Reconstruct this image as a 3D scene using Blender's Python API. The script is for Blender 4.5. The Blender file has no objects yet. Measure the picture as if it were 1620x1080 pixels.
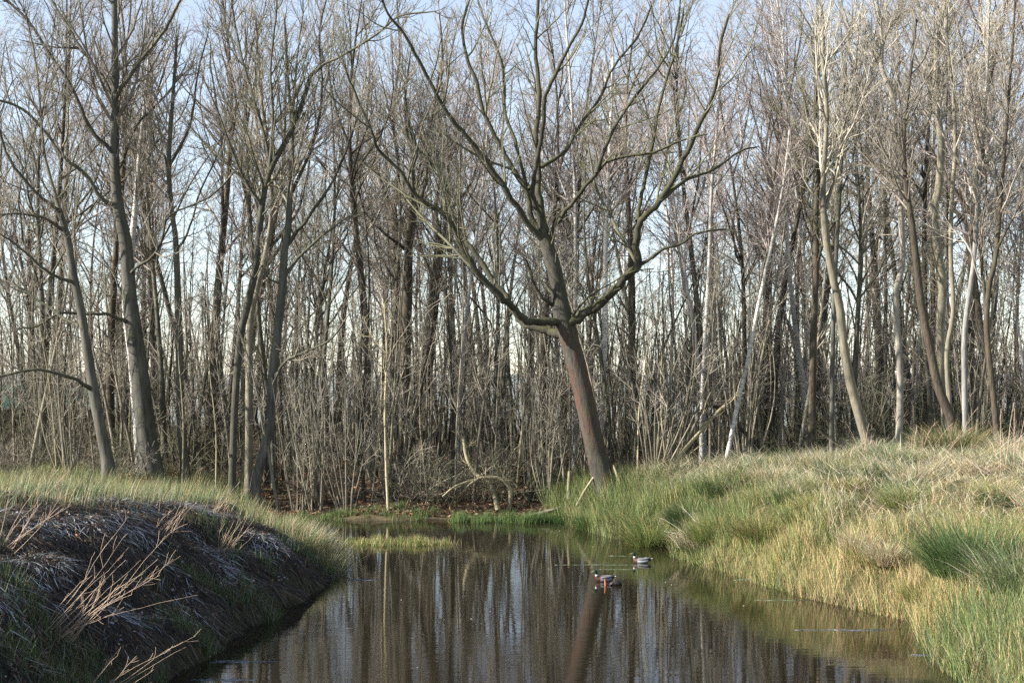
import bpy, math, random
import numpy as np
from mathutils import Vector

# ------------------------------------------------------------------ camera, sky, sun, exposure
scene = bpy.context.scene
col = scene.collection
F, HOR, CAMZ = 2225.0, 590.0, 4.7            # focal length and horizon row in photograph pixels; eye height over the water
cd = bpy.data.cameras.new('camera'); cam = bpy.data.objects.new('camera', cd); col.objects.link(cam)
cam.location = (0, 0, CAMZ); cam.rotation_euler = (math.radians(90), 0, 0)
cd.sensor_width = 36.0; cd.lens = F / 1620.0 * 36.0; cd.shift_y = (HOR - 540.0) / 1620.0
cd.clip_start = 0.3; cd.clip_end = 6000.0
scene.camera = cam

SUN_AZ, SUN_EL = math.radians(12), math.radians(27)     # from the left, a little behind the camera
to_sun = Vector((-math.cos(SUN_EL) * math.cos(SUN_AZ), -math.cos(SUN_EL) * math.sin(SUN_AZ), math.sin(SUN_EL)))
world = bpy.data.worlds.new('World'); scene.world = world; world.use_nodes = True
wn = world.node_tree.nodes; wl = world.node_tree.links
sky = wn.new('ShaderNodeTexSky'); sky.sky_type = 'NISHITA'; sky.sun_disc = False
sky.sun_elevation = SUN_EL; sky.sun_rotation = math.atan2(to_sun.x, to_sun.y)
sky.air_density = 1.0; sky.dust_density = 0.15; sky.ozone_density = 3.0
wn['Background'].inputs['Strength'].default_value = 0.072
hsv = wn.new('ShaderNodeHueSaturation'); hsv.inputs['Saturation'].default_value = 0.62; hsv.inputs['Value'].default_value = 1.3   # thin high haze
wl.new(sky.outputs[0], hsv.inputs['Color']); wl.new(hsv.outputs[0], wn['Background'].inputs['Color'])
sd = bpy.data.lights.new('sun', 'SUN'); sun = bpy.data.objects.new('sun', sd); col.objects.link(sun)
sd.energy = 5.0; sd.angle = math.radians(0.6); sd.color = (1.0, 0.955, 0.88)
sun.rotation_euler = (-to_sun).to_track_quat('-Z', 'Y').to_euler()
scene.view_settings.view_transform = 'Standard'; scene.view_settings.look = 'None'
scene.view_settings.exposure = 1.4; scene.view_settings.gamma = 1.0
scene.cycles.use_denoising = False; scene.cycles.max_bounces = 4; scene.cycles.diffuse_bounces = 2; scene.cycles.glossy_bounces = 2
scene.cycles.transparent_max_bounces = 4; scene.cycles.caustics_reflective = False; scene.cycles.caustics_refractive = False

# ------------------------------------------------------------------ small helpers
RNG = np.random.default_rng(11)

def at(x, y, Y):
    """point of the place seen at photograph pixel x,y at distance Y"""
    return np.array(((x - 810.0) / F * Y, Y, CAMZ - (y - HOR) / F * Y))

def smooth(a, b, x):
    t = np.clip((x - a) / (b - a), 0, 1)
    return t * t * (3 - 2 * t)

def vnoise(x, y, s, seed=0.0):
    """cheap smooth 2D noise in -1..1"""
    x = x / s + seed * 7.31; y = y / s - seed * 3.17
    return (np.sin(x * 1.7 + 1.3 * np.sin(y * 1.1 + seed)) + np.sin(y * 1.9 + 1.7 * np.sin(x * 0.8 - seed))
            + 0.6 * np.sin(x * 3.1 - y * 2.3 + seed)) / 2.6

LY = [0, 10, 18, 22.7, 27, 30, 32.7, 33.8, 36, 39, 43.5, 46, 60]
LX = [-7, -6.6, -5.9, -5.2, -4.6, -4.3, -4.05, -4.45, -5.4, -6.4, -7.6, -8.6, -11]
RY = [0, 10, 18, 21, 22.7, 25, 26.6, 29.5, 33, 36, 37.6, 40, 43, 45.5, 48, 60]
RX = [10.5, 8.5, 7.4, 7.05, 7.0, 7.45, 7.75, 6.3, 5.2, 4.25, 4.95, 3.0, 2.2, 1.4, 1.0, 0.8]

def dists(X, Y):
    wob = 0.22 * vnoise(X, Y, 1.3, 2.0) + 0.16 * vnoise(X, Y, 0.55, 7.0)
    dL = np.interp(Y, LY, LX) - X + wob
    dR = X - np.interp(Y, RY, RX) + wob
    dF = Y - (45.0 + 0.5 * np.sin(X * 0.7 + 1.0) - 0.02 * X) + wob
    dN = 9.0 - Y
    return dL, dR, dF, dN

def bank(d, top, run):
    return np.where(d > 0, top * (1 - np.exp(-np.maximum(d, 0) / run)), np.maximum(d * 0.7, -1.3))

def height(X, Y):
    X = np.asarray(X, float); Y = np.asarray(Y, float)
    dL, dR, dF, dN = dists(X, Y)
    topL = np.interp(Y, [14, 26, 34, 40, 50, 62], [2.35, 2.3, 1.55, 1.2, 1.2, 0.75])
    sL = np.clip(dL / np.interp(Y, [20, 33, 40, 50], [4.2, 3.6, 4.5, 6.0]), 0, 1)
    hL = np.where(dL > 0, topL * np.sin(sL * math.pi / 2) ** 0.9, np.maximum(dL * 0.7, -1.3))
    hL = hL + 0.13 * vnoise(X, Y, 0.75, 3.0) * smooth(0.3, 1.0, dL)
    topR = np.interp(Y, [16, 27, 38, 46, 60, 75], [2.9, 3.1, 2.75, 1.9, 1.5, 0.8])
    hR = bank(dR, topR, 4.2) + 0.26 * smooth(0.0, 0.45, dR) * (1 - smooth(3, 7, dR)) + (0.18 * vnoise(X, Y, 0.8, 6.0) + 0.14 * vnoise(X, Y, 2.0, 8.0)) * smooth(0.3, 1.2, dR) * (1 - smooth(12, 16, dR))
    hF = bank(dF, 0.55, 2.2) + np.clip(dF, 0, 40) * 0.006
    hN = bank(dN, 3.0, 3.0)
    st = np.stack([hL, hR, hF, hN]); k = 5.0
    m = st.max(0)
    h = m + np.log(np.exp((st - m) * k).sum(0)) / k - 0.02
    land = smooth(0.05, 1.2, np.maximum.reduce([dL, dR, dF, dN]))
    h = h + land * (0.15 * vnoise(X, Y, 1.5, 1.0) + 0.07 * vnoise(X, Y, 0.5, 4.0))
    far = smooth(100, 140, np.hypot(X, Y))
    return h * (1 - far) + far * 0.6

# ---- meshes from numpy
def mesh_np(name, V, faces, mat, smooth_shade=True, colors=None):
    """faces: (n,4) or (n,3) int array"""
    V = np.ascontiguousarray(V, np.float32); faces = np.ascontiguousarray(faces, np.int32)
    me = bpy.data.meshes.new(name)
    n, k = faces.shape
    me.vertices.add(len(V)); me.vertices.foreach_set('co', V.ravel())
    me.loops.add(n * k); me.loops.foreach_set('vertex_index', faces.ravel())
    me.polygons.add(n); me.polygons.foreach_set('loop_start', np.arange(0, n * k, k, dtype=np.int32))
    me.update(calc_edges=True)
    me.polygons.foreach_set('use_smooth', np.full(n, smooth_shade, bool))
    if colors is not None:
        ca = me.color_attributes.new('tint', 'FLOAT_COLOR', 'POINT')
        C4 = np.ones((len(V), 4), np.float32); C4[:, :3] = colors
        ca.data.foreach_set('color', C4.ravel())
    me.materials.append(mat)
    return me

def obj(name, me, parent=None, loc=None):
    o = bpy.data.objects.new(name, me); col.objects.link(o)
    if parent is not None: o.parent = parent
    if loc is not None: o.location = loc
    return o

def tag(o, label=None, cat=None, group=None, kind=None):
    if label: o['label'] = label
    if cat: o['category'] = cat
    if group: o['group'] = group
    if kind: o['kind'] = kind
    return o

def empty(name, loc, label, cat, group=None):
    o = bpy.data.objects.new(name, None); col.objects.link(o); o.location = loc
    o.empty_display_size = 0.2
    return tag(o, label, cat, group)

def copy_tree(root, loc, rz, scale, tilt=(0, 0), label=None, group=None):
    r = root.copy(); col.objects.link(r)
    r.location = loc; r.rotation_euler = (tilt[0], tilt[1], rz); r.scale = scale
    if label: r['label'] = label
    if group: r['group'] = group
    for ch in root.children:
        c = ch.copy(); col.objects.link(c); c.parent = r
    return r

def norm(v):
    return v / np.maximum(np.linalg.norm(v, axis=-1, keepdims=True), 1e-9)

def tubes(P, R, S, wob=0.0, rng=RNG):
    """tubes round polylines P (N,K,3) with radii R (N,K): verts, quads"""
    N, K, _ = P.shape
    T = np.empty_like(P); T[:, 1:-1] = P[:, 2:] - P[:, :-2]; T[:, 0] = P[:, 1] - P[:, 0]; T[:, -1] = P[:, -1] - P[:, -2]
    T = norm(T)
    D = norm(P[:, -1] - P[:, 0])
    ref = np.eye(3)[np.argmin(np.abs(D), axis=1)][:, None, :]
    U = norm(np.cross(T, np.broadcast_to(ref, T.shape))); W = np.cross(T, U)
    a = np.arange(S) * 2 * math.pi / S
    rr = R[:, :, None] * np.ones(S)
    if wob:
        rr = rr * (1 + wob * rng.standard_normal(rr.shape))
    V = P[:, :, None, :] + rr[..., None] * (np.cos(a)[:, None] * U[:, :, None, :] + np.sin(a)[:, None] * W[:, :, None, :])
    idx = np.arange(N * K * S).reshape(N, K, S)
    nx = np.roll(idx, -1, axis=2)
    Q = np.stack([idx[:, :-1], nx[:, :-1], nx[:, 1:], idx[:, 1:]], -1).reshape(-1, 4)
    return V.reshape(-1, 3), Q

def join(parts):
    Vs, Qs, o = [], [], 0
    for V, Q in parts:
        Vs.append(V); Qs.append(Q + o); o += len(V)
    return np.concatenate(Vs), np.concatenate(Qs)

def spawn(P, R, M, t0, t1, ang, lenf, up, gnarl, K, rng, rfac=0.6, rmin=0.004, lmin=0.15, lmax=99.0, bias=None, wlen=1.0):
    """M children on the polylines P; returns their polylines and radii"""
    N, KP, _ = P.shape
    L = np.linalg.norm(np.diff(P, axis=1), axis=2).sum(1)
    w = L ** wlen; pi = rng.choice(N, M, p=w / w.sum())
    t = t0 + (t1 - t0) * rng.random(M)
    s = t * (KP - 1); i = np.minimum(s.astype(int), KP - 2); f = (s - i)[:, None]
    a, b = P[pi, i], P[pi, i + 1]
    pos = a * (1 - f) + b * f
    T = norm(b - a)
    rad = R[pi, i] * (1 - f[:, 0]) + R[pi, i + 1] * f[:, 0]
    q = norm(np.cross(T, rng.standard_normal((M, 3))))
    an = np.radians(ang[0] + (ang[1] - ang[0]) * rng.random(M))[:, None]
    d = norm(np.cos(an) * T + np.sin(an) * q)
    if bias is not None: d = norm(d + np.asarray(bias))
    ln = np.clip(lenf * L[pi] * (1.05 - 0.6 * t) * (0.55 + 0.75 * rng.random(M)), lmin, lmax)
    r0 = np.maximum(np.minimum(rad * rfac * (0.7 + 0.5 * rng.random(M)), ln * 0.014 + 0.004), rmin)
    out = np.empty((M, K, 3)); out[:, 0] = pos
    st = (ln / (K - 1))[:, None]
    for k in range(1, K):
        d = norm(d + gnarl * rng.standard_normal((M, 3)) + np.array((0, 0, up)))
        out[:, k] = out[:, k - 1] + d * st
    rr = r0[:, None] * np.linspace(1, 0.32, K)[None]
    return out, np.maximum(rr, rmin * 0.8)

def resample(pts, n):
    """Catmull-Rom through the points, n samples per span"""
    p = np.asarray(pts, float)
    if len(p) < 3:
        t = np.linspace(0, 1, n * (len(p) - 1) + 1)[:, None]
        return p[0] * (1 - t) + p[-1] * t
    e = np.vstack([2 * p[0] - p[1], p, 2 * p[-1] - p[-2]])
    out = []
    for i in range(1, len(e) - 2):
        for k in range(n):
            t = k / n; a, b, c, d = e[i - 1], e[i], e[i + 1], e[i + 2]
            out.append(0.5 * (2 * b + (c - a) * t + (2 * a - 5 * b + 4 * c - d) * t * t + (3 * b - a - 3 * c + d) * t ** 3))
    out.append(p[-1])
    return np.array(out)

def even(P, n):
    d = np.r_[0, np.cumsum(np.linalg.norm(np.diff(P[:, :3], axis=0), axis=1))]
    s = np.linspace(0, d[-1], n)
    return np.stack([np.interp(s, d, P[:, k]) for k in range(P.shape[1])], 1)

# ------------------------------------------------------------------ materials
def new_mat(name):
    m = bpy.data.materials.new(name); m.use_nodes = True
    nt = m.node_tree; b = nt.nodes['Principled BSDF']
    return m, nt, b

def node(nt, t, **kw):
    n = nt.nodes.new(t)
    for k, v in kw.items():
        if k in n.inputs: n.inputs[k].default_value = v
        else: setattr(n, k, v)
    return n

def ramp(nt, fac, stops):
    r = nt.nodes.new('ShaderNodeValToRGB'); e = r.color_ramp.elements
    while len(e) < len(stops): e.new(0.5)
    for el, (p, c) in zip(e, stops):
        el.position = p; el.color = (*c, 1) if len(c) == 3 else c
    nt.links.new(fac, r.inputs[0]); return r.outputs[0]

def mix(nt, fac, a, b, mode='MIX'):
    m = nt.nodes.new('ShaderNodeMix'); m.data_type = 'RGBA'; m.blend_type = mode
    for sock, v in ((m.inputs[0], fac), (m.inputs[6], a), (m.inputs[7], b)):
        if hasattr(v, 'is_linked') or isinstance(v, bpy.types.NodeSocket): nt.links.new(v, sock)
        elif isinstance(v, (int, float)): sock.default_value = v
        else: sock.default_value = (*v, 1)
    return m.outputs[2]

def math_n(nt, op, a, b=None):
    m = nt.nodes.new('ShaderNodeMath'); m.operation = op
    for i, v in enumerate((a, b)):
        if v is None: continue
        if isinstance(v, (int, float)): m.inputs[i].default_value = v
        else: nt.links.new(v, m.inputs[i])
    return m.outputs[0]

def noise(nt, vec, scale, detail=4, rough=0.6):
    n = node(nt, 'ShaderNodeTexNoise', Scale=scale, Detail=detail, Roughness=rough)
    nt.links.new(vec, n.inputs['Vector']); return n.outputs[0]

def bark(name, dark, light, moss=(0.10, 0.12, 0.03), moss_amt=0.4, grain=1.0, white=None, red=0.0, rnd=0.5, bump=0.6):
    m, nt, b = new_mat(name)
    tc = nt.nodes.new('ShaderNodeTexCoord'); mp = node(nt, 'ShaderNodeMapping'); mp.inputs['Scale'].default_value = (1, 1, 0.22)
    nt.links.new(tc.outputs['Object'], mp.inputs[0]); v = mp.outputs[0]
    n1 = noise(nt, v, 14 * grain, 6, 0.7); n2 = noise(nt, tc.outputs['Object'], 1.1, 3)
    c = ramp(nt, n1, [(0.30, dark), (0.68, light)])
    if white is not None:
        mb = node(nt, 'ShaderNodeMapping'); mb.inputs['Scale'].default_value = (2.2, 2.2, 9)
        nt.links.new(tc.outputs['Object'], mb.inputs[0])
        lent = noise(nt, mb.outputs[0], 3.0, 3, 0.6)
        c = mix(nt, ramp(nt, lent, [(0.33, (0, 0, 0)), (0.50, (1, 1, 1))]), (0.16, 0.14, 0.12), mix(nt, n2, white, light))
    c = mix(nt, 1.0, c, ramp(nt, noise(nt, v, 2.2, 5, 0.7), [(0.30, (0.55, 0.55, 0.56)), (0.5, (1, 1, 1)), (0.72, (1.5, 1.48, 1.42))]), 'MULTIPLY')
    # moss and algae: on the upper and one side of the limbs, in patches
    geo = nt.nodes.new('ShaderNodeNewGeometry'); sep = nt.nodes.new('ShaderNodeSeparateXYZ'); nt.links.new(geo.outputs['Normal'], sep.inputs[0])
    up = math_n(nt, 'MULTIPLY_ADD', sep.outputs[2], 0.5); nt.nodes[-1].inputs[2].default_value = 0.0
    patch = math_n(nt, 'ADD', noise(nt, tc.outputs['Object'], 2.3, 4), up)
    c = mix(nt, math_n(nt, 'MULTIPLY', ramp(nt, patch, [(0.48, (0, 0, 0)), (0.72, (1, 1, 1))]), moss_amt), c, moss)
    if red > 0:
        so = nt.nodes.new('ShaderNodeSeparateXYZ'); nt.links.new(tc.outputs['Object'], so.inputs[0])
        z = math_n(nt, 'DIVIDE', so.outputs[2], 8.0)
        band = ramp(nt, z, [(0.0, (0.05, 0.05, 0.05)), (0.14, (0.25, 0.25, 0.25)), (0.32, (1, 1, 1)), (0.52, (0.9, 0.9, 0.9)), (0.66, (0, 0, 0))])
        rn = ramp(nt, noise(nt, v, 3.0, 5), [(0.43, (0, 0, 0)), (0.62, (1, 1, 1))])
        c = mix(nt, math_n(nt, 'MULTIPLY', math_n(nt, 'MULTIPLY', band, rn), red), c, (0.115, 0.038, 0.024))
    oi = nt.nodes.new('ShaderNodeObjectInfo')
    br = math_n(nt, 'MULTIPLY_ADD', oi.outputs['Random'], rnd); nt.nodes[-1].inputs[2].default_value = 1.0 - rnd / 2
    hs = node(nt, 'ShaderNodeHueSaturation'); nt.links.new(br, hs.inputs['Value']); nt.links.new(c, hs.inputs['Color'])
    nt.links.new(hs.outputs[0], b.inputs['Base Color'])
    b.inputs['Roughness'].default_value = 0.85; b.inputs['Specular IOR Level'].default_value = 0.25
    if bump:
        bp = node(nt, 'ShaderNodeBump', Strength=min(1.0, bump * 1.5), Distance=0.04); nt.links.new(n1, bp.inputs['Height']); nt.links.new(bp.outputs[0], b.inputs['Normal'])
    return m

def tint_mat(name, rough=0.6, transl=0.25, mul=1.0):
    m, nt, b = new_mat(name)
    a = node(nt, 'ShaderNodeAttribute', attribute_name='tint')
    nt.links.new(a.outputs['Color'], b.inputs['Base Color']); b.inputs['Roughness'].default_value = rough
    b.inputs['Specular IOR Level'].default_value = 0.25
    if transl:
        tr = nt.nodes.new('ShaderNodeBsdfTranslucent'); ms = nt.nodes.new('ShaderNodeMixShader'); ms.inputs[0].default_value = transl
        nt.links.new(a.outputs['Color'], tr.inputs['Color']); out = nt.nodes['Material Output']
        nt.links.new(b.outputs[0], ms.inputs[1]); nt.links.new(tr.outputs[0], ms.inputs[2]); nt.links.new(ms.outputs[0], out.inputs['Surface'])
    return m

def plain(name, c, rough=0.6, nscale=8, var=0.35):
    m, nt, b = new_mat(name)
    tc = nt.nodes.new('ShaderNodeTexCoord'); n = noise(nt, tc.outputs['Object'], nscale, 4)
    nt.links.new(ramp(nt, n, [(0.3, tuple(x * (1 - var) for x in c)), (0.7, tuple(min(1, x * (1 + var)) for x in c))]), b.inputs['Base Color'])
    b.inputs['Roughness'].default_value = rough; return m

M = {
 'grey': bark('bark_grey', (0.048, 0.044, 0.034), (0.14, 0.128, 0.10), moss_amt=0.30),
 'smooth': bark('bark_smooth_grey', (0.055, 0.052, 0.044), (0.128, 0.12, 0.10), moss_amt=0.25, grain=0.6, bump=0.3),
 'dark': bark('bark_dark_brown', (0.036, 0.028, 0.021), (0.115, 0.09, 0.067), moss_amt=0.30, grain=1.3),
 'main': bark('bark_main_tree', (0.028, 0.026, 0.021), (0.092, 0.084, 0.068), moss=(0.072, 0.074, 0.025), moss_amt=0.5, red=0.7, rnd=0.0),
 'mossy': bark('bark_mossy_limb', (0.027, 0.025, 0.018), (0.082, 0.076, 0.053), moss=(0.076, 0.078, 0.025), moss_amt=0.5, rnd=0.1),
 'pale': bark('bark_pale_tan', (0.115, 0.098, 0.070), (0.27, 0.24, 0.18), moss_amt=0.15, grain=0.7, bump=0.3),
 'birch': bark('bark_birch', (0.25, 0.22, 0.19), (0.5, 0.46, 0.41), moss_amt=0.15, white=(0.54, 0.52, 0.48), bump=0.2),
 'paletan': bark('bark_pale_beige', (0.16, 0.14, 0.115), (0.36, 0.325, 0.275), moss_amt=0.15, grain=0.7, bump=0.3),
 'palegrey': bark('bark_pale_silver', (0.17, 0.16, 0.145), (0.40, 0.385, 0.35), moss_amt=0.1, grain=0.7, bump=0.3),
 'twig': bark('bark_twig', (0.17, 0.145, 0.115), (0.34, 0.295, 0.24), moss_amt=0.12, bump=0),
 'twig_olive': bark('bark_twig_olive', (0.085, 0.08, 0.055), (0.18, 0.165, 0.115), moss_amt=0.35, bump=0),
 'twig_red': bark('bark_twig_purplish', (0.22, 0.18, 0.16), (0.40, 0.335, 0.30), moss_amt=0.05, bump=0),
 'twig_pale': bark('bark_twig_pale', (0.24, 0.21, 0.165), (0.46, 0.415, 0.34), moss_amt=0.1, bump=0),
 'grass': tint_mat('grass_blades'), 'thatch': tint_mat('dead_thatch', 0.75, 0.0), 'litter': tint_mat('leaf_litter', 0.8, 0.1),
 'bleached': plain('bleached_stem', (0.55, 0.50, 0.40), 0.7, 20),
 'paleyellow': bark('bark_dead_wood', (0.24, 0.20, 0.12), (0.48, 0.41, 0.26), moss_amt=0.15, grain=0.8, bump=0.2),
 'orange': plain('orange_wood', (0.33, 0.10, 0.045), 0.6, 20),
 'stalk': plain('dry_stalk', (0.40, 0.29, 0.20), 0.7, 20),
}

# ------------------------------------------------------------------ ground: one sheet to the horizon
def axis(core0, core1, step, lim, g=1.22):
    a = list(np.arange(core0, core1 + 1e-6, step)); s = step
    hi, lo = [core1], [core0]
    while hi[-1] < lim: s *= g; hi.append(hi[-1] + s)
    s = step
    while lo[-1] > -lim: s *= g; lo.append(lo[-1] - s)
    return np.array(lo[:0:-1] + a + hi[1:])

gx = axis(-22, 22, 0.22, 3500); gy = axis(12, 62, 0.25, 3500)
GX, GY = np.meshgrid(gx, gy)
GZ = height(GX, GY)
V = np.stack([GX, GY, GZ], -1).reshape(-1, 3)
ii = np.arange(len(V)).reshape(GX.shape)
Q = np.stack([ii[:-1, :-1], ii[:-1, 1:], ii[1:, 1:], ii[1:, :-1]], -1).reshape(-1, 4)
dL, dR, dF, dN = dists(GX, GY)
wood = smooth(-1.0, 1.5, dF) * smooth(-10, -7, GX * 1.0 + 0) * (1 - smooth(2.0, 4.0, dR) * (1 - smooth(47, 52, GY)))
wood = np.maximum(wood, smooth(49, 52, GY))
field = smooth(97, 106, GY + 3 * np.sin(GX * 0.12)) + smooth(70, 90, np.abs(GX))
field = np.clip(field + smooth(-10, -40, GY), 0, 1)
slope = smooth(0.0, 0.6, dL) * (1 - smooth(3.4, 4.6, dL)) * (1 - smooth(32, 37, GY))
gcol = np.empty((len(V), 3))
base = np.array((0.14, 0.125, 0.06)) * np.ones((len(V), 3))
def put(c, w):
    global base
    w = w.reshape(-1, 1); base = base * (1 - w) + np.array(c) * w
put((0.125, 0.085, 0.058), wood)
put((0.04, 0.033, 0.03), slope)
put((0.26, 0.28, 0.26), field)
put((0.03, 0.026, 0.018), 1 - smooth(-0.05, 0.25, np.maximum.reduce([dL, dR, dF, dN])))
gm, nt, b = new_mat('ground')
a = node(nt, 'ShaderNodeAttribute', attribute_name='tint'); tc = nt.nodes.new('ShaderNodeTexCoord')
n1 = noise(nt, tc.outputs['Object'], 5.0, 8, 0.75); n2 = noise(nt, tc.outputs['Object'], 0.7, 4)
c = mix(nt, 1.0, a.outputs['Color'], ramp(nt, n1, [(0.25, (0.35, 0.33, 0.32)), (0.5, (0.9, 0.9, 0.9)), (0.72, (1.5, 1.35, 1.15))]), 'MULTIPLY')
c = mix(nt, 1.0, c, ramp(nt, n2, [(0.3, (0.75, 0.75, 0.75)), (0.7, (1.2, 1.2, 1.2))]), 'MULTIPLY')
nt.links.new(c, b.inputs['Base Color']); b.inputs['Roughness'].default_value = 0.9; b.inputs['Specular IOR Level'].default_value = 0.15
bp = node(nt, 'ShaderNodeBump', Strength=0.8, Distance=0.08); nt.links.new(n1, bp.inputs['Height']); nt.links.new(bp.outputs[0], b.inputs['Normal'])
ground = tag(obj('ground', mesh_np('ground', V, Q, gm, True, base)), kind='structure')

# ------------------------------------------------------------------ water
wm, nt, b = new_mat('pond_water')
b.inputs['Base Color'].default_value = (0.014, 0.011, 0.006, 1); b.inputs['Roughness'].default_value = 0.01; b.inputs['IOR'].default_value = 1.45
tc = nt.nodes.new('ShaderNodeTexCoord')
mp = node(nt, 'ShaderNodeMapping'); mp.inputs['Scale'].default_value = (0.55, 2.6, 1); nt.links.new(tc.outputs['Object'], mp.inputs[0])
mp2 = node(nt, 'ShaderNodeMapping'); mp2.inputs['Scale'].default_value = (2.2, 10.0, 1); nt.links.new(tc.outputs['Object'], mp2.inputs[0])
w1 = noise(nt, mp.outputs[0], 1.0, 2, 0.5); w2 = noise(nt, mp2.outputs[0], 1.3, 3, 0.55)
calm = ramp(nt, noise(nt, tc.outputs['Object'], 0.16, 2), [(0.38, (0.25, 0.25, 0.25)), (0.66, (1, 1, 1))])
hsum = math_n(nt, 'ADD', w1, math_n(nt, 'MULTIPLY', math_n(nt, 'MULTIPLY', w2, calm), 0.55))
bp = node(nt, 'ShaderNodeBump', Strength=1.0, Distance=0.0026); nt.links.new(hsum, bp.inputs['Height']); nt.links.new(bp.outputs[0], b.inputs['Normal'])
wv = [(-20, 7, 0), (20, 7, 0), (20, 50, 0), (-20, 50, 0)]
tag(obj('pond_water', mesh_np('pond_water', np.array(wv, float), np.array([[0, 1, 2, 3]]), wm, False)), kind='structure')

# ------------------------------------------------------------------ trees grown on limbs traced from the photograph
def limb_world(pts, Y, d0, d1, rp0, rp1, n=4):
    """pixel polyline -> resampled world polyline with radii"""
    k = len(pts); out = []
    for i, p in enumerate(pts):
        t = i / (k - 1); y = Y + d0 + (d1 - d0) * t
        r = p[2] if len(p) > 2 else rp0 + (rp1 - rp0) * t
        out.append((*at(p[0], p[1], y), r * y / F))
    return resample(out, n)

def hero(name, label, cat, Y, trunk, limbs, mat, twig='twig', seed=1, n=(60, 420, 1300), up=0.10, flare=1.5, group=None, limb_mat=None, side=(24, 58), dyt=0.0, l1=0.40, reach=1.0, sides=14):
    rng = np.random.default_rng(seed)
    T = limb_world(trunk, Y, 0, dyt, 0, 0, 5); T[:, 3] *= 0.80
    base = T[0, :3].copy(); g = float(height(base[0], base[1]))
    root = empty(name, (base[0], base[1], g), label, cat, group)
    dirn = T[1, :3] - T[0, :3]; T[0, 2] = min(T[0, 2], g + 0.05)
    low = T[0].copy(); low[2] = g - 0.35
    T = np.vstack([low, T])
    L = np.r_[0, np.cumsum(np.linalg.norm(np.diff(T[:, :3], axis=0), axis=1))]
    T[:, 3] *= 1 + (flare - 1) * np.exp(-np.maximum(L - 0.3, 0) / 0.45)
    T[:, :3] -= np.array((base[0], base[1], g))
    Vt, Qt = tubes(T[None, :, :3], T[None, :, 3], sides, 0.025, rng)
    obj('trunk', mesh_np('trunk', Vt, Qt, M[mat]), root)
    G, GR = [even(T[len(T) // 2:], 12)], []
    for pts, d0, d1, r0, r1 in limbs:
        W = limb_world(pts, Y, d0, d1, r0, r1, 4)
        W[:, :3] -= np.array((base[0], base[1], g))
        W[1:-1, :3] += rng.standard_normal((len(W) - 2, 3)) * W[1:-1, 3:4] * 0.14
        W[-1, 3] *= 0.6; W[:, 3] *= 0.76; W[3:, 3] *= 0.86
        V_, Q_ = tubes(W[None, :, :3], W[None, :, 3], 8, 0.04, rng)
        obj('limb', mesh_np('limb', V_, Q_, M[limb_mat or mat]), root)
        G.append(even(W, 12))
    G = np.array(G); P, R = G[..., :3], G[..., 3]
    a1 = spawn(P, R, int(n[0] * 1.25), 0.2, 1.0, side, l1 * reach, up, 0.09, 9, rng, 0.55, 0.010, 1.3, 4.8 * reach)
    tip = spawn(P, R, len(P) * 2, 0.97, 1.0, (5, 30), 0.35 * reach, up, 0.10, 9, rng, 0.9, 0.010, 1.0, 3.5 * reach)
    b1 = (np.concatenate([a1[0], tip[0]]), np.concatenate([a1[1], tip[1]]))
    b2 = spawn(*b1, int(n[1] * 1.5), 0.1, 1.0, (22, 55), 0.46, up * 0.8, 0.12, 6, rng, 0.55, 0.0065, 0.35, 1.7)
    b3 = spawn(*b2, int(n[2] * 1.15), 0.1, 1.0, (22, 55), 0.55, 0.08, 0.14, 3, rng, 0.6, 0.0045, 0.2, 0.8)
    V_, Q_ = join([tubes(*b1, 5), tubes(*b2, 4), tubes(*b3, 3)])
    obj('crown', mesh_np('crown', V_, Q_, M[twig]), root)
    return root

L = lambda pts, d0=0, d1=0, r0=5, r1=2.5: (pts, d0, d1, r0, r1)
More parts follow.
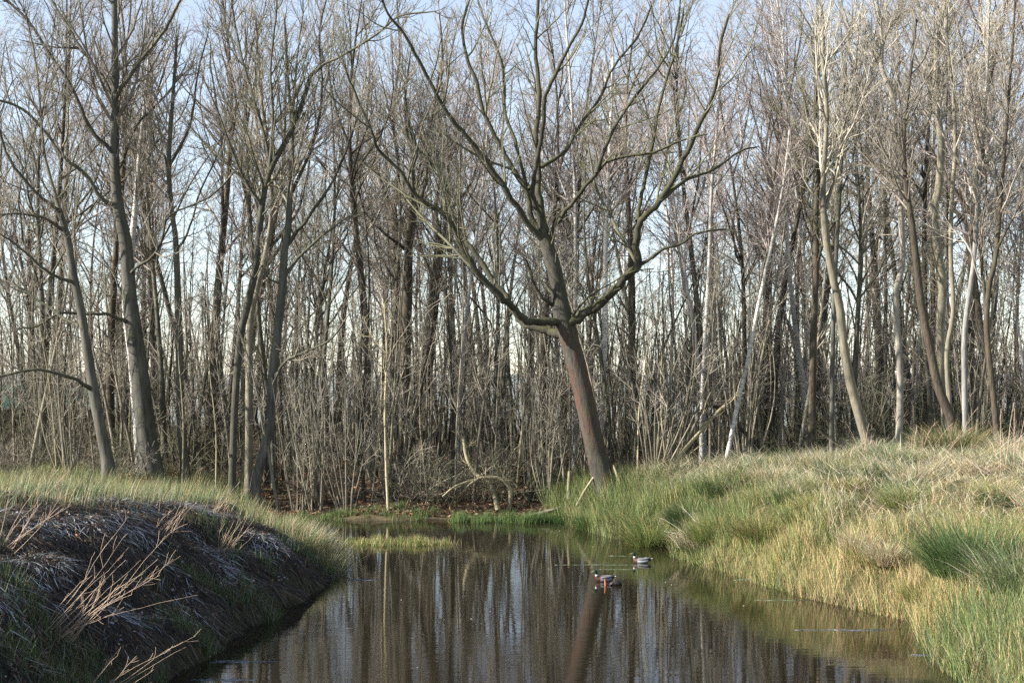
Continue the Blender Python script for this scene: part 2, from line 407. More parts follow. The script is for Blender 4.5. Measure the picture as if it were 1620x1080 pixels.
# the forked tree leaning over the end of the pond
hero('leaning_forked_tree', 'broad bare tree with rust-stained trunk leaning over the pond edge, limbs spread wide', 'tree', 44.5,
 [(966, 792, 23), (950, 740, 21), (935, 680, 19.5), (918, 600, 19), (903, 545, 19), (892, 508, 19), (885, 470, 16), (878, 430, 14.5), (868, 396, 14), (860, 374, 11.5), (856, 352, 7)],
 [L([(866, 385), (836, 355), (810, 315), (777, 267), (747, 226), (714, 189), (688, 144), (662, 96), (640, 55), (614, 22), (600, -20)], 0, -2.5, 8, 2.5),
  L([(862, 375), (840, 344), (836, 311), (814, 274), (795, 237), (770, 189), (753, 130), (740, 96), (731, 41), (742, 0), (750, -50)], 0, 1.5, 7.5, 2.5),
  L([(862, 372), (848, 330), (842, 307), (847, 267), (855, 222), (862, 167), (866, 144), (895, 85), (921, 37), (931, 0), (940, -40)], 0, -1.8, 7, 2.5),
  L([(861, 372), (857, 335), (853, 296), (849, 222), (853, 148), (847, 74), (851, 0), (853, -60)], 0, 0.8, 9, 3),
  L([(868, 384), (884, 348), (910, 315), (944, 274), (970, 252), (1033, 241), (1080, 222), (1120, 212)], 0, -2.0, 6, 2),
  L([(944, 274), (955, 241), (977, 193), (1014, 141), (1044, 104), (1066, 63), (1075, 10)], -1, -0.5, 4.5, 2),
  L([(838, 300), (829, 281), (814, 222), (799, 178), (795, 104), (770, 41), (755, 0)], 0.3, 2.5, 5, 2),
  L([(856, 265), (892, 241), (914, 204), (951, 152), (970, 107), (1010, 56), (1030, 10)], 0, 2.0, 4.5, 2),
  L([(895, 515, 12), (878, 509, 10), (851, 509, 9), (830, 505, 9), (810, 485, 8.5), (791, 468, 8), (760, 435, 7.5), (732, 392, 7), (718, 359, 6.5), (699, 337, 6), (655, 307, 5), (636, 274, 4.5), (599, 237, 4), (588, 207, 3.5), (562, 148, 3), (547, 111, 2.5)], 0, -3.5),
  L([(897, 528, 12), (870, 524, 10), (845, 518, 9), (822, 505, 8.5), (800, 470, 7.5), (784, 449, 7), (751, 400, 6), (729, 370, 5.5), (710, 315, 5), (696, 274, 4.5), (662, 237, 3.5), (647, 196, 3), (640, 140, 2.5)], 0.3, 3.0),
  L([(896, 515, 12), (909, 507, 12), (933, 490, 11), (962, 471, 10.5), (986, 444, 10), (1008, 420, 9.5), (1006, 396, 8.5), (1010, 360, 8), (1022, 341, 7.5), (1044, 319, 7), (1080, 252, 6), (1102, 207, 5.5), (1124, 159, 5), (1135, 122, 4), (1139, 74, 3.5), (1154, 22, 3)], 0, -2.5),
  L([(1009, 350), (1012, 325), (1018, 296), (1033, 222), (1047, 148), (1070, 74), (1082, 10)], -1.2, 1.0, 5.5, 2.5),
  L([(1006, 421), (1027, 411), (1049, 394), (1080, 384), (1100, 370), (1140, 363), (1165, 366)], -0.8, -2.0, 4.5, 2),
  L([(1044, 319), (1085, 285), (1130, 268), (1170, 240), (1200, 232)], -1.6, -0.2, 4, 2),
  L([(905, 500), (930, 470), (960, 452), (1000, 430), (1035, 425)], -0.3, -1.6, 2.6, 1.4),
  L([(880, 487), (868, 478), (856, 468), (842, 442), (836, 420), (830, 408)], 0, -0.6, 5, 2.5),
  L([(655, 307), (652, 270), (660, 240), (650, 200)], -2, -2.5, 3.5, 2)],
 'main', 'twig_olive', seed=3, n=(95, 520, 1700), limb_mat='mossy', up=0.09, flare=1.35)

# tall tree on the left bank
hero('tall_straight_tree', 'tall thick grey tree on the grassy left bank with one straight leader', 'tree', 48.5,
 [(241, 744, 21), (232, 690, 19.5), (222, 600, 18), (213, 530, 16.5), (207, 490, 15), (203, 440, 13.5), (198, 380, 12.5), (187, 326, 11), (181.5, 259, 9.5), (181.5, 185, 8), (182, 111, 7), (181, 0, 5.5), (180, -110, 3.5)],
 [L([(184, 326), (163, 315), (133, 274), (104, 252), (70, 207), (37, 174), (0, 159), (-40, 150)], 0, -2, 5.5, 2.5),
  L([(182, 245), (174, 237), (141, 200), (115, 141), (74, 78), (44, 33), (11, 0), (-20, -40)], 0, -1.2, 5.5, 2.5),
  L([(181, 165), (178, 155), (159, 118), (126, 74), (104, 37), (81, 0), (60, -40)], 0, 1.5, 5.5, 2.5),
  L([(126, 76), (105, 76), (81, 74), (30, 63)], 0.9, 0.4, 3, 1.5),
  L([(184, 155), (191, 141), (215, 107), (256, 55), (274, 22), (285, 0), (300, -30)], 0, -1.5, 5.5, 3),
  L([(186, 270), (193, 259), (215, 200), (252, 163), (285, 122), (310, 100)], 0, 1.6, 4, 2),
  L([(206, 510), (190, 505), (167, 497), (126, 497), (96, 495), (60, 515), (30, 520)], 0, -2.2, 4.5, 1.8),
  L([(204, 440), (215, 424), (241, 406), (256, 380), (270, 340), (333, 311), (385, 256)], 0, -2.0, 4, 1.8),
  L([(206, 500), (190, 460), (178, 430), (150, 395), (120, 380)], 0, 1.5, 3, 1.5)],
 'smooth', 'twig', seed=5, n=(70, 420, 1300), limb_mat='grey', up=0.11)
hero('slim_companion_tree', 'slim pale trunk rising close behind the thick grey left-bank tree', 'tree', 50.5,
 [(222, 742, 9), (216, 650, 9), (208, 560, 8), (199, 480, 7.5), (207, 400, 6.5), (214, 330, 5.5), (219, 260, 4), (228, 170, 3), (235, 90, 2)],
 [L([(207, 400), (240, 330), (262, 270), (275, 180)], 0, 1, 3, 1.5)], 'birch', 'twig', seed=6, n=(22, 140, 420))
hero('crooked_left_tree', 'crooked tree leaning left with long low side branches at left bank', 'tree', 46.0,
 [(173, 742, 12), (159, 676, 11), (148, 617, 10.5), (137, 547, 9), (128, 491, 8.5), (115, 428, 7.5), (107, 378, 7), (93, 330, 6)],
 [L([(95, 335), (82, 290), (70, 237), (62, 150), (55, 90), (40, 20)], 0, 1.2, 4.5, 2),
  L([(95, 334), (89, 330), (56, 304), (15, 252), (0, 207), (-25, 150)], 0, -1.5, 5, 2.5),
  L([(146, 617), (130, 606), (115, 598), (59, 585), (0, 595), (-40, 600)], 0, -2.5, 5, 2.5),
  L([(117, 447), (96, 440), (74, 428), (30, 391), (0, 370)], 0, -1.6, 4.5, 2),
  L([(126, 513), (118, 513), (67, 480), (30, 454), (0, 443), (-30, 435)], 0, 1.8, 4.5, 2.5),
  L([(102, 365), (70, 345), (30, 338), (-20, 342)], 0, -1.0, 4, 2)],
 'smooth', 'twig', seed=7, n=(55, 330, 1000), limb_mat='grey')
hero('slender_bank_tree', 'slender olive-grey tree with a straight bare trunk beside the thick grey tree', 'tree', 49.0,
 [(294, 752, 9), (287, 676, 8.5), (285, 602, 7.5), (283, 528, 7.5), (281, 454, 6.5), (278, 380, 5.5), (272, 333, 5), (267, 259, 4.5), (274, 148, 3.5), (280, 60, 2.5)],
 [L([(270, 300), (262, 250), (245, 230), (235, 170)], 0, 1, 3.5, 2), L([(268, 262), (300, 200), (312, 120), (330, 50)], 0, -1, 3.5, 1.8),
  L([(279, 400), (300, 360), (318, 300), (350, 230), (362, 150)], 0, 1.2, 3, 1.5)],
 'grey', 'twig', seed=8, n=(40, 260, 800))
# the cluster of three trunks
hero('dark_curving_tree', 'dark trunk curving right and upwards, in a cluster with two pale trunks', 'tree', 46.5,
 [(367, 768, 7), (370, 676, 7), (374, 602, 7), (381, 528, 7.5), (393, 476, 7.5), (405, 417, 6.5), (411, 352, 6), (426, 274, 5.5), (463, 204, 5), (481, 155, 4.5), (492, 118, 4)],
 [L([(490, 122), (515, 100), (540, 89), (595, 55), (632, 26), (690, 18)], 0, -1.5, 4, 2), L([(462, 206), (466, 150), (470, 90), (480, 20)], 0, 1, 3.5, 1.8),
  L([(428, 270), (415, 200), (390, 120), (372, 40), (365, -20)], 0, 1, 4, 1.8), L([(416, 330), (380, 270), (350, 190), (320, 120)], 0, -1.5, 3.5, 1.5),
  L([(426, 272), (432, 190), (428, 110), (436, 30), (440, -30)], 0, -0.6, 4, 1.8), L([(412, 350), (395, 300), (340, 240), (310, 215)], 0, 1, 2.6, 1.4)],
 'grey', 'twig_olive', seed=9, n=(75, 420, 1300), up=0.13)
hero('pale_upright_tree', 'pale upright trunk in the middle of the three-trunk cluster', 'tree', 47.5,
 [(393, 774, 8), (394, 676, 7.5), (394, 602, 7.5), (396, 510, 6.5), (407, 454, 6), (420, 400, 5), (430, 330, 4.5), (425, 240, 4), (410, 130, 3), (405, 30, 2)],
 [L([(422, 390), (440, 330), (470, 270), (500, 200), (520, 110), (530, 30)], 0, 1.5, 3.5, 1.5), L([(428, 300), (400, 230), (352, 150), (330, 60)], 0, 1.5, 3.2, 1.5)],
 'pale', 'twig', seed=10, n=(45, 300, 900), up=0.13)
hero('bent_pale_tree', 'pale trunk bent at its foot and leaning right, beside the dark curving trunk', 'tree', 46.8,
 [(403, 774, 10), (411, 735, 10), (426, 676, 9.5), (431, 602, 9.5), (439, 528, 9), (446, 461, 8.5), (450, 398, 7.5), (455, 370, 7), (459, 296, 5.5), (462, 220, 4.5), (455, 120, 3), (450, 30, 2)],
 [L([(434, 598), (440, 588), (455, 569), (489, 554), (526, 534), (550, 500)], 0, -1.8, 4, 2), L([(452, 390), (490, 340), (530, 280), (560, 200), (580, 120)], 0, -1, 4.5, 2),
  L([(448, 440), (480, 400), (540, 350), (585, 330), (620, 290)], 0, 1.5, 4, 2), L([(458, 310), (490, 240), (510, 150), (505, 60), (520, -20)], 0, 1, 4, 1.8),
  L([(448, 450), (425, 440), (415, 420), (400, 440), (385, 400)], 0, -0.8, 2.6, 1.4)],
 'smooth', 'twig', seed=12, n=(70, 420, 1300), limb_mat='grey', up=0.12)
# right bank
hero('twin_topped_tree', 'pale beige tree with a twin top on the right bank', 'tree', 46.0,
 [(1421, 735, 6.5), (1424, 602, 6.5), (1417, 473, 6), (1424, 435, 6), (1428, 400, 6), (1422, 296, 6), (1415, 222, 6), (1417, 185, 5.5), (1410, 148, 5), (1395, 107, 4.5), (1395, 59, 4), (1387, 0, 3.2), (1380, -70, 2)],
 [L([(1415, 160), (1421, 111), (1419, 37), (1425, -30)], 0, 0.8, 4, 2), L([(1396, 75), (1410, 40), (1440, 10)], 0, -0.8, 2.5, 1.5), L([(1400, 120), (1370, 70), (1340, 40)], 0, 1, 2.4, 1.2)],
 'paletan', 'twig_pale', seed=14, n=(38, 260, 800), up=0.1)
hero('curved_dark_tree', 'dark trunk curving up to the left from the tussock on the right bank', 'tree', 42.0,
 [(1512, 690, 10), (1506, 665, 9.5), (1484, 610, 9), (1469, 539, 8), (1458, 484, 7.5), (1450, 417, 7), (1443, 355, 6), (1434, 296, 5), (1430, 220, 4), (1440, 120, 3), (1450, 30, 2)],
 [L([(1440, 330), (1410, 280), (1375, 250), (1345, 200)], 0, 1, 2.8, 1.4)], 'dark', 'twig', seed=15, n=(30, 220, 700))
hero('wavy_pale_tree', 'wavy tan-pink trunk with a kinked top on the right bank', 'tree', 47.5,
 [(1500, 720, 9), (1496, 650, 9), (1491, 602, 9), (1487, 528, 8.5), (1491, 454, 8.5), (1484, 402, 8.5), (1478, 333, 8), (1485, 296, 7.5), (1489, 222, 7), (1480, 167, 6.5), (1482, 111, 6), (1482, 74, 5.5), (1491, 22, 4.5), (1497, -40, 3)],
 [L([(1484, 175), (1500, 120), (1530, 85), (1562, 62), (1590, 20)], 0, -1, 3.5, 1.8), L([(1484, 80), (1465, 40), (1450, 0), (1440, -30)], 0, 0.8, 3.5, 2),
  L([(1488, 190), (1520, 150), (1560, 110), (1610, 85)], 0, 1.2, 3.2, 1.6)], 'pale', 'twig_pale', seed=16, n=(42, 260, 800))
hero('thin_wavy_tree', 'thin wavy pale stem beside the tan-pink kinked trunk', 'tree', 44.0,
 [(1504, 690, 5), (1502, 640, 5), (1498, 558, 5), (1508, 491, 4.5), (1504, 400, 4.5), (1506, 315, 4.2), (1511, 241, 4), (1510, 185, 3.6), (1506, 130, 3.2), (1498, 55, 2.6), (1500, -20, 2)],
 [L([(1509, 190), (1535, 130), (1560, 100)], 0, 0.6, 2.2, 1.2)], 'pale', 'twig_pale', seed=17, n=(22, 150, 450), sides=10)
hero('slanting_tan_tree', 'tan trunk slanting left with a forked pale top on the right bank', 'tree', 43.5,
 [(1383, 728, 11), (1365, 676, 10), (1347, 610, 9.5), (1335, 547, 8.5), (1328, 484, 8), (1317, 435, 7.5), (1306, 370, 7), (1302, 296, 5.5), (1308, 185, 4.5), (1302, 93, 4), (1302, 37, 3.4), (1292, -30, 2.2)],
 [L([(1307, 330), (1321, 274), (1335, 204), (1352, 120), (1358, 50)], 0, 1, 3.6, 2), L([(1303, 95), (1285, 50), (1262, 10)], 0, -0.8, 2.5, 1.5)],
 'pale', 'twig_pale', seed=18, n=(36, 240, 750))
hero('straight_dark_tree', 'straight dark brown trunk behind the crest of the right bank', 'tree', 46.0,
 [(1284, 748, 8), (1285, 640, 7.5), (1287, 528, 7), (1291, 417, 6.5), (1291, 333, 5.5), (1295, 259, 4.5), (1290, 160, 3.5), (1292, 60, 2.4)],
 [L([(1290, 380), (1270, 320), (1262, 250), (1240, 190)], 0, 1, 3.4, 1.6), L([(1291, 420), (1310, 370), (1345, 320)], 0, -1, 3, 1.5)], 'dark', 'twig_olive', seed=19, n=(44, 300, 900))
hero('thin_grey_tree', 'thin smooth grey stem just right of the straight dark trunk', 'tree', 45.0,
 [(1315, 740, 5), (1317, 602, 4.8), (1319, 491, 4.6), (1324, 380, 4.2), (1328, 315, 3.8), (1332, 240, 3.2), (1335, 140, 2.6), (1345, 40, 2)],
 [L([(1328, 310), (1350, 250), (1362, 180)], 0, 0.7, 2.2, 1.2)], 'smooth', 'twig', seed=20, n=(24, 160, 500), sides=10)
hero('silver_curving_tree', 'silver-grey tree curving slightly right above the right bank crest', 'tree', 43.0,
 [(1528, 695, 6), (1526, 602, 5.8), (1526, 528, 5.4), (1535, 454, 5), (1541, 410, 4.6), (1548, 300, 4), (1560, 150, 3), (1566, 0, 2)],
 [L([(1541, 408), (1525, 380), (1505, 360)], 0, 0.6, 2.4, 1.3), L([(1548, 300), (1580, 240), (1600, 160)], 0, 1, 2.4, 1.3)], 'palegrey', 'twig_pale', seed=21, n=(28, 200, 600))
hero('dark_edge_tree', 'dark twin-stemmed tree at the far end of the right bank crest', 'tree', 42.0,
 [(1580, 735, 6.5), (1575, 660, 6.2), (1569, 602, 6), (1561, 521, 5.6), (1565, 454, 5.2), (1576, 398, 4.6), (1588, 250, 3.8), (1600, 100, 2.6), (1606, 0, 2)],
 [L([(1562, 520), (1556, 450), (1552, 380), (1560, 280), (1540, 180)], 0, 1, 4.5, 2), L([(1575, 400), (1610, 330), (1640, 300)], 0, -1, 3, 1.6)], 'dark', 'twig', seed=22, n=(34, 240, 700))
hero('white_straight_birch', 'straight white birch just behind the rust-stained leaning tree', 'tree', 50.0,
 [(948, 760, 5.8), (953, 640, 5.4), (956, 560, 5.2), (957, 468, 5), (958, 396, 4.6), (961, 300, 4), (966, 200, 3.2), (970, 90, 2.2)],
 [L([(960, 330), (985, 270), (1000, 190)], 0, 1, 2, 1.2)], 'birch', 'twig_red', seed=23, n=(30, 240, 800))
hero('slanting_white_birch', 'thin white birch slanting right with a snapped-off look, right of the leaning tree', 'tree', 46.0,
 [(1143, 760, 4.4), (1165, 650, 4.2), (1184, 565, 4), (1202, 472, 3.8), (1219, 395, 3.2), (1238, 300, 2.4), (1250, 200, 1.8)], [], 'birch', 'twig_red', seed=24, n=(20, 150, 420), sides=10)
hero('grey_white_birch', 'grey-white birch stem standing upright behind the green right shore', 'tree', 48.0,
 [(1110, 755, 4.6), (1111, 639, 4.4), (1115, 547, 4.2), (1122, 420, 3.8), (1126, 300, 3.2), (1136, 180, 2.4), (1140, 80, 1.8)], [], 'birch', 'twig_red', seed=25, n=(22, 170, 520), sides=10)
# stout dark trunks standing in the wood behind the far shore
def stout(name, label, Y, tr, limbs, seed, n=(60, 420, 1300)):
    hero(name, label, 'tree', Y, tr, limbs, 'dark', 'twig', seed=seed, n=n, up=0.13)
stout('stout_dark_tree', 'stout dark trunk, leftmost of three thick trunks behind the far shore', 60.0,
 [(618, 740, 10), (622, 650, 9.5), (627, 491, 9), (628, 400, 8), (622, 330, 7)],
 [L([(624, 350), (600, 280), (580, 200), (585, 110), (575, 20)], 0, 1, 5, 2), L([(622, 340), (630, 270), (622, 180), (632, 90), (628, 0)], 0, -1, 5, 2), L([(625, 380), (655, 310), (668, 230), (664, 140)], 0, 1.5, 4, 2)], 31)
stout('stout_brown_tree', 'stout sunlit brown trunk in the middle of three thick trunks behind the far shore', 57.0,
 [(633, 750, 11), (639, 680, 10), (642, 565, 10), (645, 454, 9.5), (647, 391, 8.5), (655, 320, 7)],
 [L([(650, 360), (672, 290), (680, 200), (700, 110), (696, 30)], 0, 1, 5, 2), L([(654, 325), (652, 250), (640, 170), (650, 80)], 0, -1, 5, 2), L([(648, 400), (610, 370), (575, 330), (560, 260)], 0, -2, 3.6, 1.8)], 32)
stout('stout_forked_tree', 'stout ivy-dark trunk, rightmost of three thick trunks behind the far shore', 59.0,
 [(662, 755, 14), (670, 680, 13), (677, 565, 12), (684, 491, 11.5), (692, 417, 10), (696, 380, 9)],
 [L([(695, 390), (715, 330), (745, 290), (765, 220)], 0, -1, 5, 2), L([(695, 390), (690, 320), (702, 240), (690, 150), (706, 60)], 0, 1, 6, 2), L([(688, 450), (665, 390), (655, 330), (672, 260)], 0, 1, 4, 2)], 33)

# ------------------------------------------------------------------ the wood: a few kinds of tree, each placed many times
def stem(rng, H, r0, K=14, lean=0.05, wob=0.10, tip=0.12):
    t = np.linspace(0, 1, K)
    d = rng.uniform(0, 2 * math.pi); ln = rng.normal(0, lean) * H
    ph = rng.uniform(0, 6, 2)
    x = ln * t ** 1.3 * math.cos(d) + wob * H * 0.25 * (np.sin(t * 5 + ph[0]) - math.sin(ph[0])) * t
    y = ln * t ** 1.3 * math.sin(d) + wob * H * 0.25 * (np.sin(t * 6 + ph[1]) - math.sin(ph[1])) * t
    P = np.stack([x, y, t * H - 0.3 * (1 - t)], 1)
    R = r0 * (1 - (1 - tip) * t ** 0.9); R[0] *= 1.35
    return P, np.maximum(R, 0.012)

def make_tall(name, label, group, seed, H, r0, bark_m, twig_m, t0=0.35, n=(13, 70, 420, 1500), ang=(24, 58), lf=0.42, up=0.10):
    rng = np.random.default_rng(seed)
    root = empty(name, (0, 0, 0), label, 'tree', group)
    P, R = stem(rng, H, r0)
    P0, R0 = P[None], R[None]
    l1 = spawn(P0, R0, n[0], t0, 0.93, ang, lf, up, 0.11, 11, rng, 0.62, 0.022, 1.5)
    V1, Q1 = tubes(P0, R0, 10, 0.03, rng); V2, Q2 = tubes(*l1, 6, 0.03, rng)
    obj('trunk', mesh_np('trunk', *join([(V1, Q1), (V2, Q2)]), M[bark_m]), root)
    st = (even(np.hstack([P, R[:, None]])[4:], 11))
    PP = np.concatenate([l1[0], st[None, :, :3]]); RR = np.concatenate([l1[1], st[None, :, 3]])
    e1 = spawn(P0, R0, 22, 0.10, 0.55, (45, 95), 0.11, 0.02, 0.16, 6, rng, 0.2, 0.010, 0.8, 2.4)      # thin side shoots low on the trunk
    e2 = spawn(*e1, 110, 0.1, 1.0, (25, 65), 0.5, 0.0, 0.16, 4, rng, 0.6, 0.0065, 0.3, 1.0)
    l2 = spawn(PP, RR, n[1], 0.15, 1.0, (26, 62), 0.44, up * 0.6, 0.14, 8, rng, 0.55, 0.011, 0.9, 3.6)
    l3 = spawn(*l2, n[2], 0.1, 1.0, (25, 55), 0.45, up * 0.5, 0.13, 6, rng, 0.55, 0.0075, 0.4, 1.9)
    l4 = spawn(*l3, n[3], 0.05, 1.0, (25, 60), 0.5, 0.06, 0.14, 3, rng, 0.6, 0.0055, 0.25, 0.9)
    obj('crown', mesh_np('crown', *join([tubes(*e1, 3), tubes(*e2, 3), tubes(*l2, 5), tubes(*l3, 3), tubes(*l4, 3)]), M[twig_m]), root)
    return root

def make_pole(name, label, group, seed, H, r0, bark_m, twig_m, t0=0.25, n=(24, 100, 150), lean=0.06, wob=0.10):
    rng = np.random.default_rng(seed)
    root = empty(name, (0, 0, 0), label, 'young tree', group)
    P, R = stem(rng, H, r0, 14, lean, wob, 0.15)
    obj('trunk', mesh_np('trunk', *tubes(P[None], R[None], 7, 0.03, rng), M[bark_m]), root)
    l1 = spawn(P[None], R[None], n[0], t0, 1.0, (25, 60), 0.15, 0.08, 0.10, 7, rng, 0.5, 0.009, 0.5, 2.2)
    l2 = spawn(*l1, n[1], 0.1, 1.0, (25, 60), 0.45, 0.05, 0.13, 5, rng, 0.6, 0.0065, 0.3, 1.0)
    l3 = spawn(*l2, n[2], 0.1, 1.0, (25, 60), 0.55, 0.03, 0.15, 4, rng, 0.6, 0.005, 0.2, 0.7)
    obj('crown', mesh_np('crown', *join([tubes(*l1, 4), tubes(*l2, 3), tubes(*l3, 3)]), M[twig_m]), root)
    return root

def make_coppice(name, label, group, seed, ns, H, r0, spread, bark_m, twig_m, n=(55, 130)):
    rng = np.random.default_rng(seed)
    root = empty(name, (0, 0, 0), label, 'shrub', group)
    K = 9; t = np.linspace(0, 1, K)
    a = rng.uniform(0, 2 * math.pi, ns); h = H * rng.uniform(0.5, 1.1, ns); sp = spread * rng.uniform(0.1, 1.0, ns) * h
    b = rng.uniform(0, 0.28, ns)
    P = np.empty((ns, K, 3)); bend = rng.normal(0, 0.06, (ns, 2)) * h[:, None]
    for k in range(K):
        s = t[k]
        P[:, k, 0] = np.cos(a) * (b + sp * s ** 1.2) + bend[:, 0] * math.sin(s * 3.1)
        P[:, k, 1] = np.sin(a) * (b + sp * s ** 1.2) + bend[:, 1] * math.sin(s * 3.1)
        P[:, k, 2] = h * s - 0.2 * (1 - s)
    R = (r0 * rng.uniform(0.5, 1.15, ns))[:, None] * (1 - 0.75 * t)[None]
    for i in range(ns):
        obj('stem', mesh_np('stem', *tubes(P[i:i + 1], R[i:i + 1], 6, 0.04, rng), M[bark_m]), root)
    l1 = spawn(P, R, n[0], 0.25, 1.0, (25, 60), 0.24, 0.06, 0.12, 6, rng, 0.5, 0.007, 0.4, 1.8)
    l2 = spawn(*l1, n[1], 0.1, 1.0, (25, 60), 0.5, 0.03, 0.15, 4, rng, 0.6, 0.005, 0.2, 0.8)
    tag(obj('twigs', mesh_np('twigs', *join([tubes(*l1, 3), tubes(*l2, 3)]), M[twig_m]), root), kind='stuff')
    return root

def make_brush(name, label, group, seed, ns, H, twig_m):
    rng = np.random.default_rng(seed)
    root = empty(name, (0, 0, 0), label, 'bush', group)
    a = rng.uniform(0, 2 * math.pi, ns); rad = rng.uniform(0, 0.7, ns)
    P = np.zeros((ns, 7, 3)); P[:, 0, 0] = rad * np.cos(a); P[:, 0, 1] = rad * np.sin(a); P[:, 0, 2] = -0.1
    d = norm(np.stack([np.cos(a) * 0.7, np.sin(a) * 0.7, rng.uniform(0.5, 1.6, ns)], 1)); st = (H * rng.uniform(0.5, 1.2, ns) / 6)[:, None]
    for k in range(1, 7):
        d = norm(d + 0.16 * rng.standard_normal((ns, 3)) + np.array((0, 0, -0.05))); P[:, k] = P[:, k - 1] + d * st
    R = np.ones((ns, 1)) * 0.016 * np.linspace(1, 0.35, 7)[None]
    l1 = spawn(P, R, ns * 7, 0.1, 1.0, (25, 70), 0.45, 0.02, 0.16, 5, rng, 0.6, 0.006, 0.3, 1.1)
    l2 = spawn(*l1, ns * 18, 0.1, 1.0, (25, 70), 0.5, 0.0, 0.18, 4, rng, 0.7, 0.0045, 0.2, 0.6)
    tag(obj('stems', mesh_np('stems', *tubes(P, R, 5), M[twig_m]), root), kind='stuff')
    tag(obj('twigs', mesh_np('twigs', *join([tubes(*l1, 3), tubes(*l2, 3)]), M[twig_m]), root), kind='stuff')
    return root

prng = np.random.default_rng(77)
TAKEN = [(o.location.x, o.location.y) for o in col.objects if o.type == 'EMPTY']

def scatter(protos, looks, what, grp, n, ylo, yhi, gap, zsc=(0.85, 1.15), tilt=0.02, ypow=1.0, xlim=None, wpad=3.0):
    """place n copies (the first use of each prototype is the prototype itself)"""
    used = set(); look = {p.name: q for p, q in zip(protos, looks)}; placed = 0; tries = 0; occ = []
    while placed < n and tries < n * 60:
        tries += 1
        Y = ylo + (yhi - ylo) * prng.random() ** ypow
        hw = 0.40 * Y + wpad
        X = prng.uniform(-hw, hw) if xlim is None else prng.uniform(*xlim(Y))
        d = dists(np.array(X), np.array(Y))
        if max(float(q) for q in d[:3]) < 0.7: continue
        if any((X - a) ** 2 + (Y - b) ** 2 < gap * gap for a, b in occ): continue
        if any((X - a) ** 2 + (Y - b) ** 2 < 0.5 for a, b in TAKEN): continue
        occ.append((X, Y)); placed += 1
        p = protos[int(prng.integers(len(protos)))]
        z = float(height(X, Y)); s = prng.uniform(*zsc); w = s * prng.uniform(0.85, 1.2)
        tl = (prng.normal(0, tilt), prng.normal(0, tilt)); rz = prng.uniform(0, 6.283)
        if p.name not in used:
            used.add(p.name); o = p; p.location = (X, Y, z); p.rotation_euler = (tl[0], tl[1], rz); p.scale = (w, w, s)
        else:
            o = copy_tree(p, (X, Y, z), rz, (w, w, s), tl)
        side = 'left bank' if X < -7.5 - (Y - 46) * 0.22 else ('right bank' if X > 2.5 + (Y - 46) * 0.1 else 'far shore')
        row = 'at the wood edge' if Y < 54 else ('inside the wood' if Y < 70 else 'deep in the wood')
        lk = look[p.name]
        o['label'] = '%s %s %s %s behind the %s' % (lk[0], what, lk[1], row, side); o['group'] = '%s %s %s %s, %s' % (lk[0], grp, lk[1], row, side)
    for p in protos:
        if p.name not in used:
            for c in list(p.children): bpy.data.objects.remove(c)
            bpy.data.objects.remove(p)


dk = [make_tall('woodland_tree', '', '', 100 + i, H, r, 'dark', tw, t0, n)
      for i, (H, r, tw, t0, n) in enumerate([(19, 0.21, 'twig', 0.38, (12, 64, 360, 1050)), (20.5, 0.25, 'twig', 0.45, (13, 68, 380, 1100)),
                                             (18, 0.17, 'twig_red', 0.42, (11, 60, 340, 1050)), (17, 0.15, 'twig_olive', 0.3, (12, 60, 340, 1000))])]
gr = [make_tall('woodland_tree', '', '', 120 + i, H, r, 'grey', tw, t0, n, (20, 50))
      for i, (H, r, tw, t0, n) in enumerate([(18, 0.14, 'twig', 0.4, (11, 60, 340, 1050)), (20, 0.18, 'twig_red', 0.45, (12, 64, 360, 1100)), (16, 0.12, 'twig_pale', 0.35, (11, 58, 330, 1000))])]
bi = [make_tall('birch', '', '', 140 + i, H, r, 'birch', 'twig_red', 0.42, (14, 75, 420, 1500), (18, 40), 0.22, 0.08)
      for i, (H, r) in enumerate([(18, 0.10), (16, 0.085), (19.5, 0.12)])]
scatter(dk, [('thick', 'with grey-brown twigs'), ('very thick', 'with a high crown'), ('mid-sized', 'with reddish twigs'), ('mid-sized', 'with low olive twigs')], 'dark-barked tree', 'dark trees', 52, 51.0, 94, 2.2, tilt=0.04)
scatter(gr, [('slim', 'with brown twigs'), ('taller', 'with reddish twigs'), ('slim', 'with pale twigs')], 'grey-barked tree', 'grey trees', 60, 48.5, 94, 2.0, tilt=0.05)
scatter(bi, [('slender', 'of middle height'), ('thin', 'of low height'), ('stout', 'of great height')], 'white-barked birch', 'birches', 30, 48.0, 88, 1.6, tilt=0.035, xlim=lambda Y: (-0.10 * Y, 0.42 * Y))
po = [make_pole('young_tree', '', '', 160 + i, H, r, bk, tw)
      for i, (H, r, bk, tw) in enumerate([(9.5, 0.072, 'dark', 'twig'), (11, 0.08, 'grey', 'twig_olive'), (7.5, 0.055, 'dark', 'twig'), (11, 0.065, 'grey', 'twig')])]
pp = [make_pole('young_tree', '', '', 170 + i, H, r, bk, tw, lean=0.09)
      for i, (H, r, bk, tw) in enumerate([(9, 0.062, 'pale', 'twig_pale'), (7.5, 0.048, 'pale', 'twig'), (11, 0.072, 'pale', 'twig'), (7, 0.040, 'paleyellow', 'twig')])]
scatter(po, [('dark', 'of middle height'), ('tall grey', 'with olive twigs'), ('short dark', 'with brown twigs'), ('tall grey', 'with brown twigs')], 'young tree', 'young trees', 150, 47.2, 80, 0.7, (0.7, 1.2), 0.05, 1.2)
scatter(pp, [('pale', 'with pale twigs'), ('thin pale', 'with brown twigs'), ('tall pale', 'with brown twigs'), ('very thin', 'with yellowish bark')], 'young tree', 'young trees', 148, 46.8, 70, 0.6, (0.7, 1.2), 0.075, 1.4)
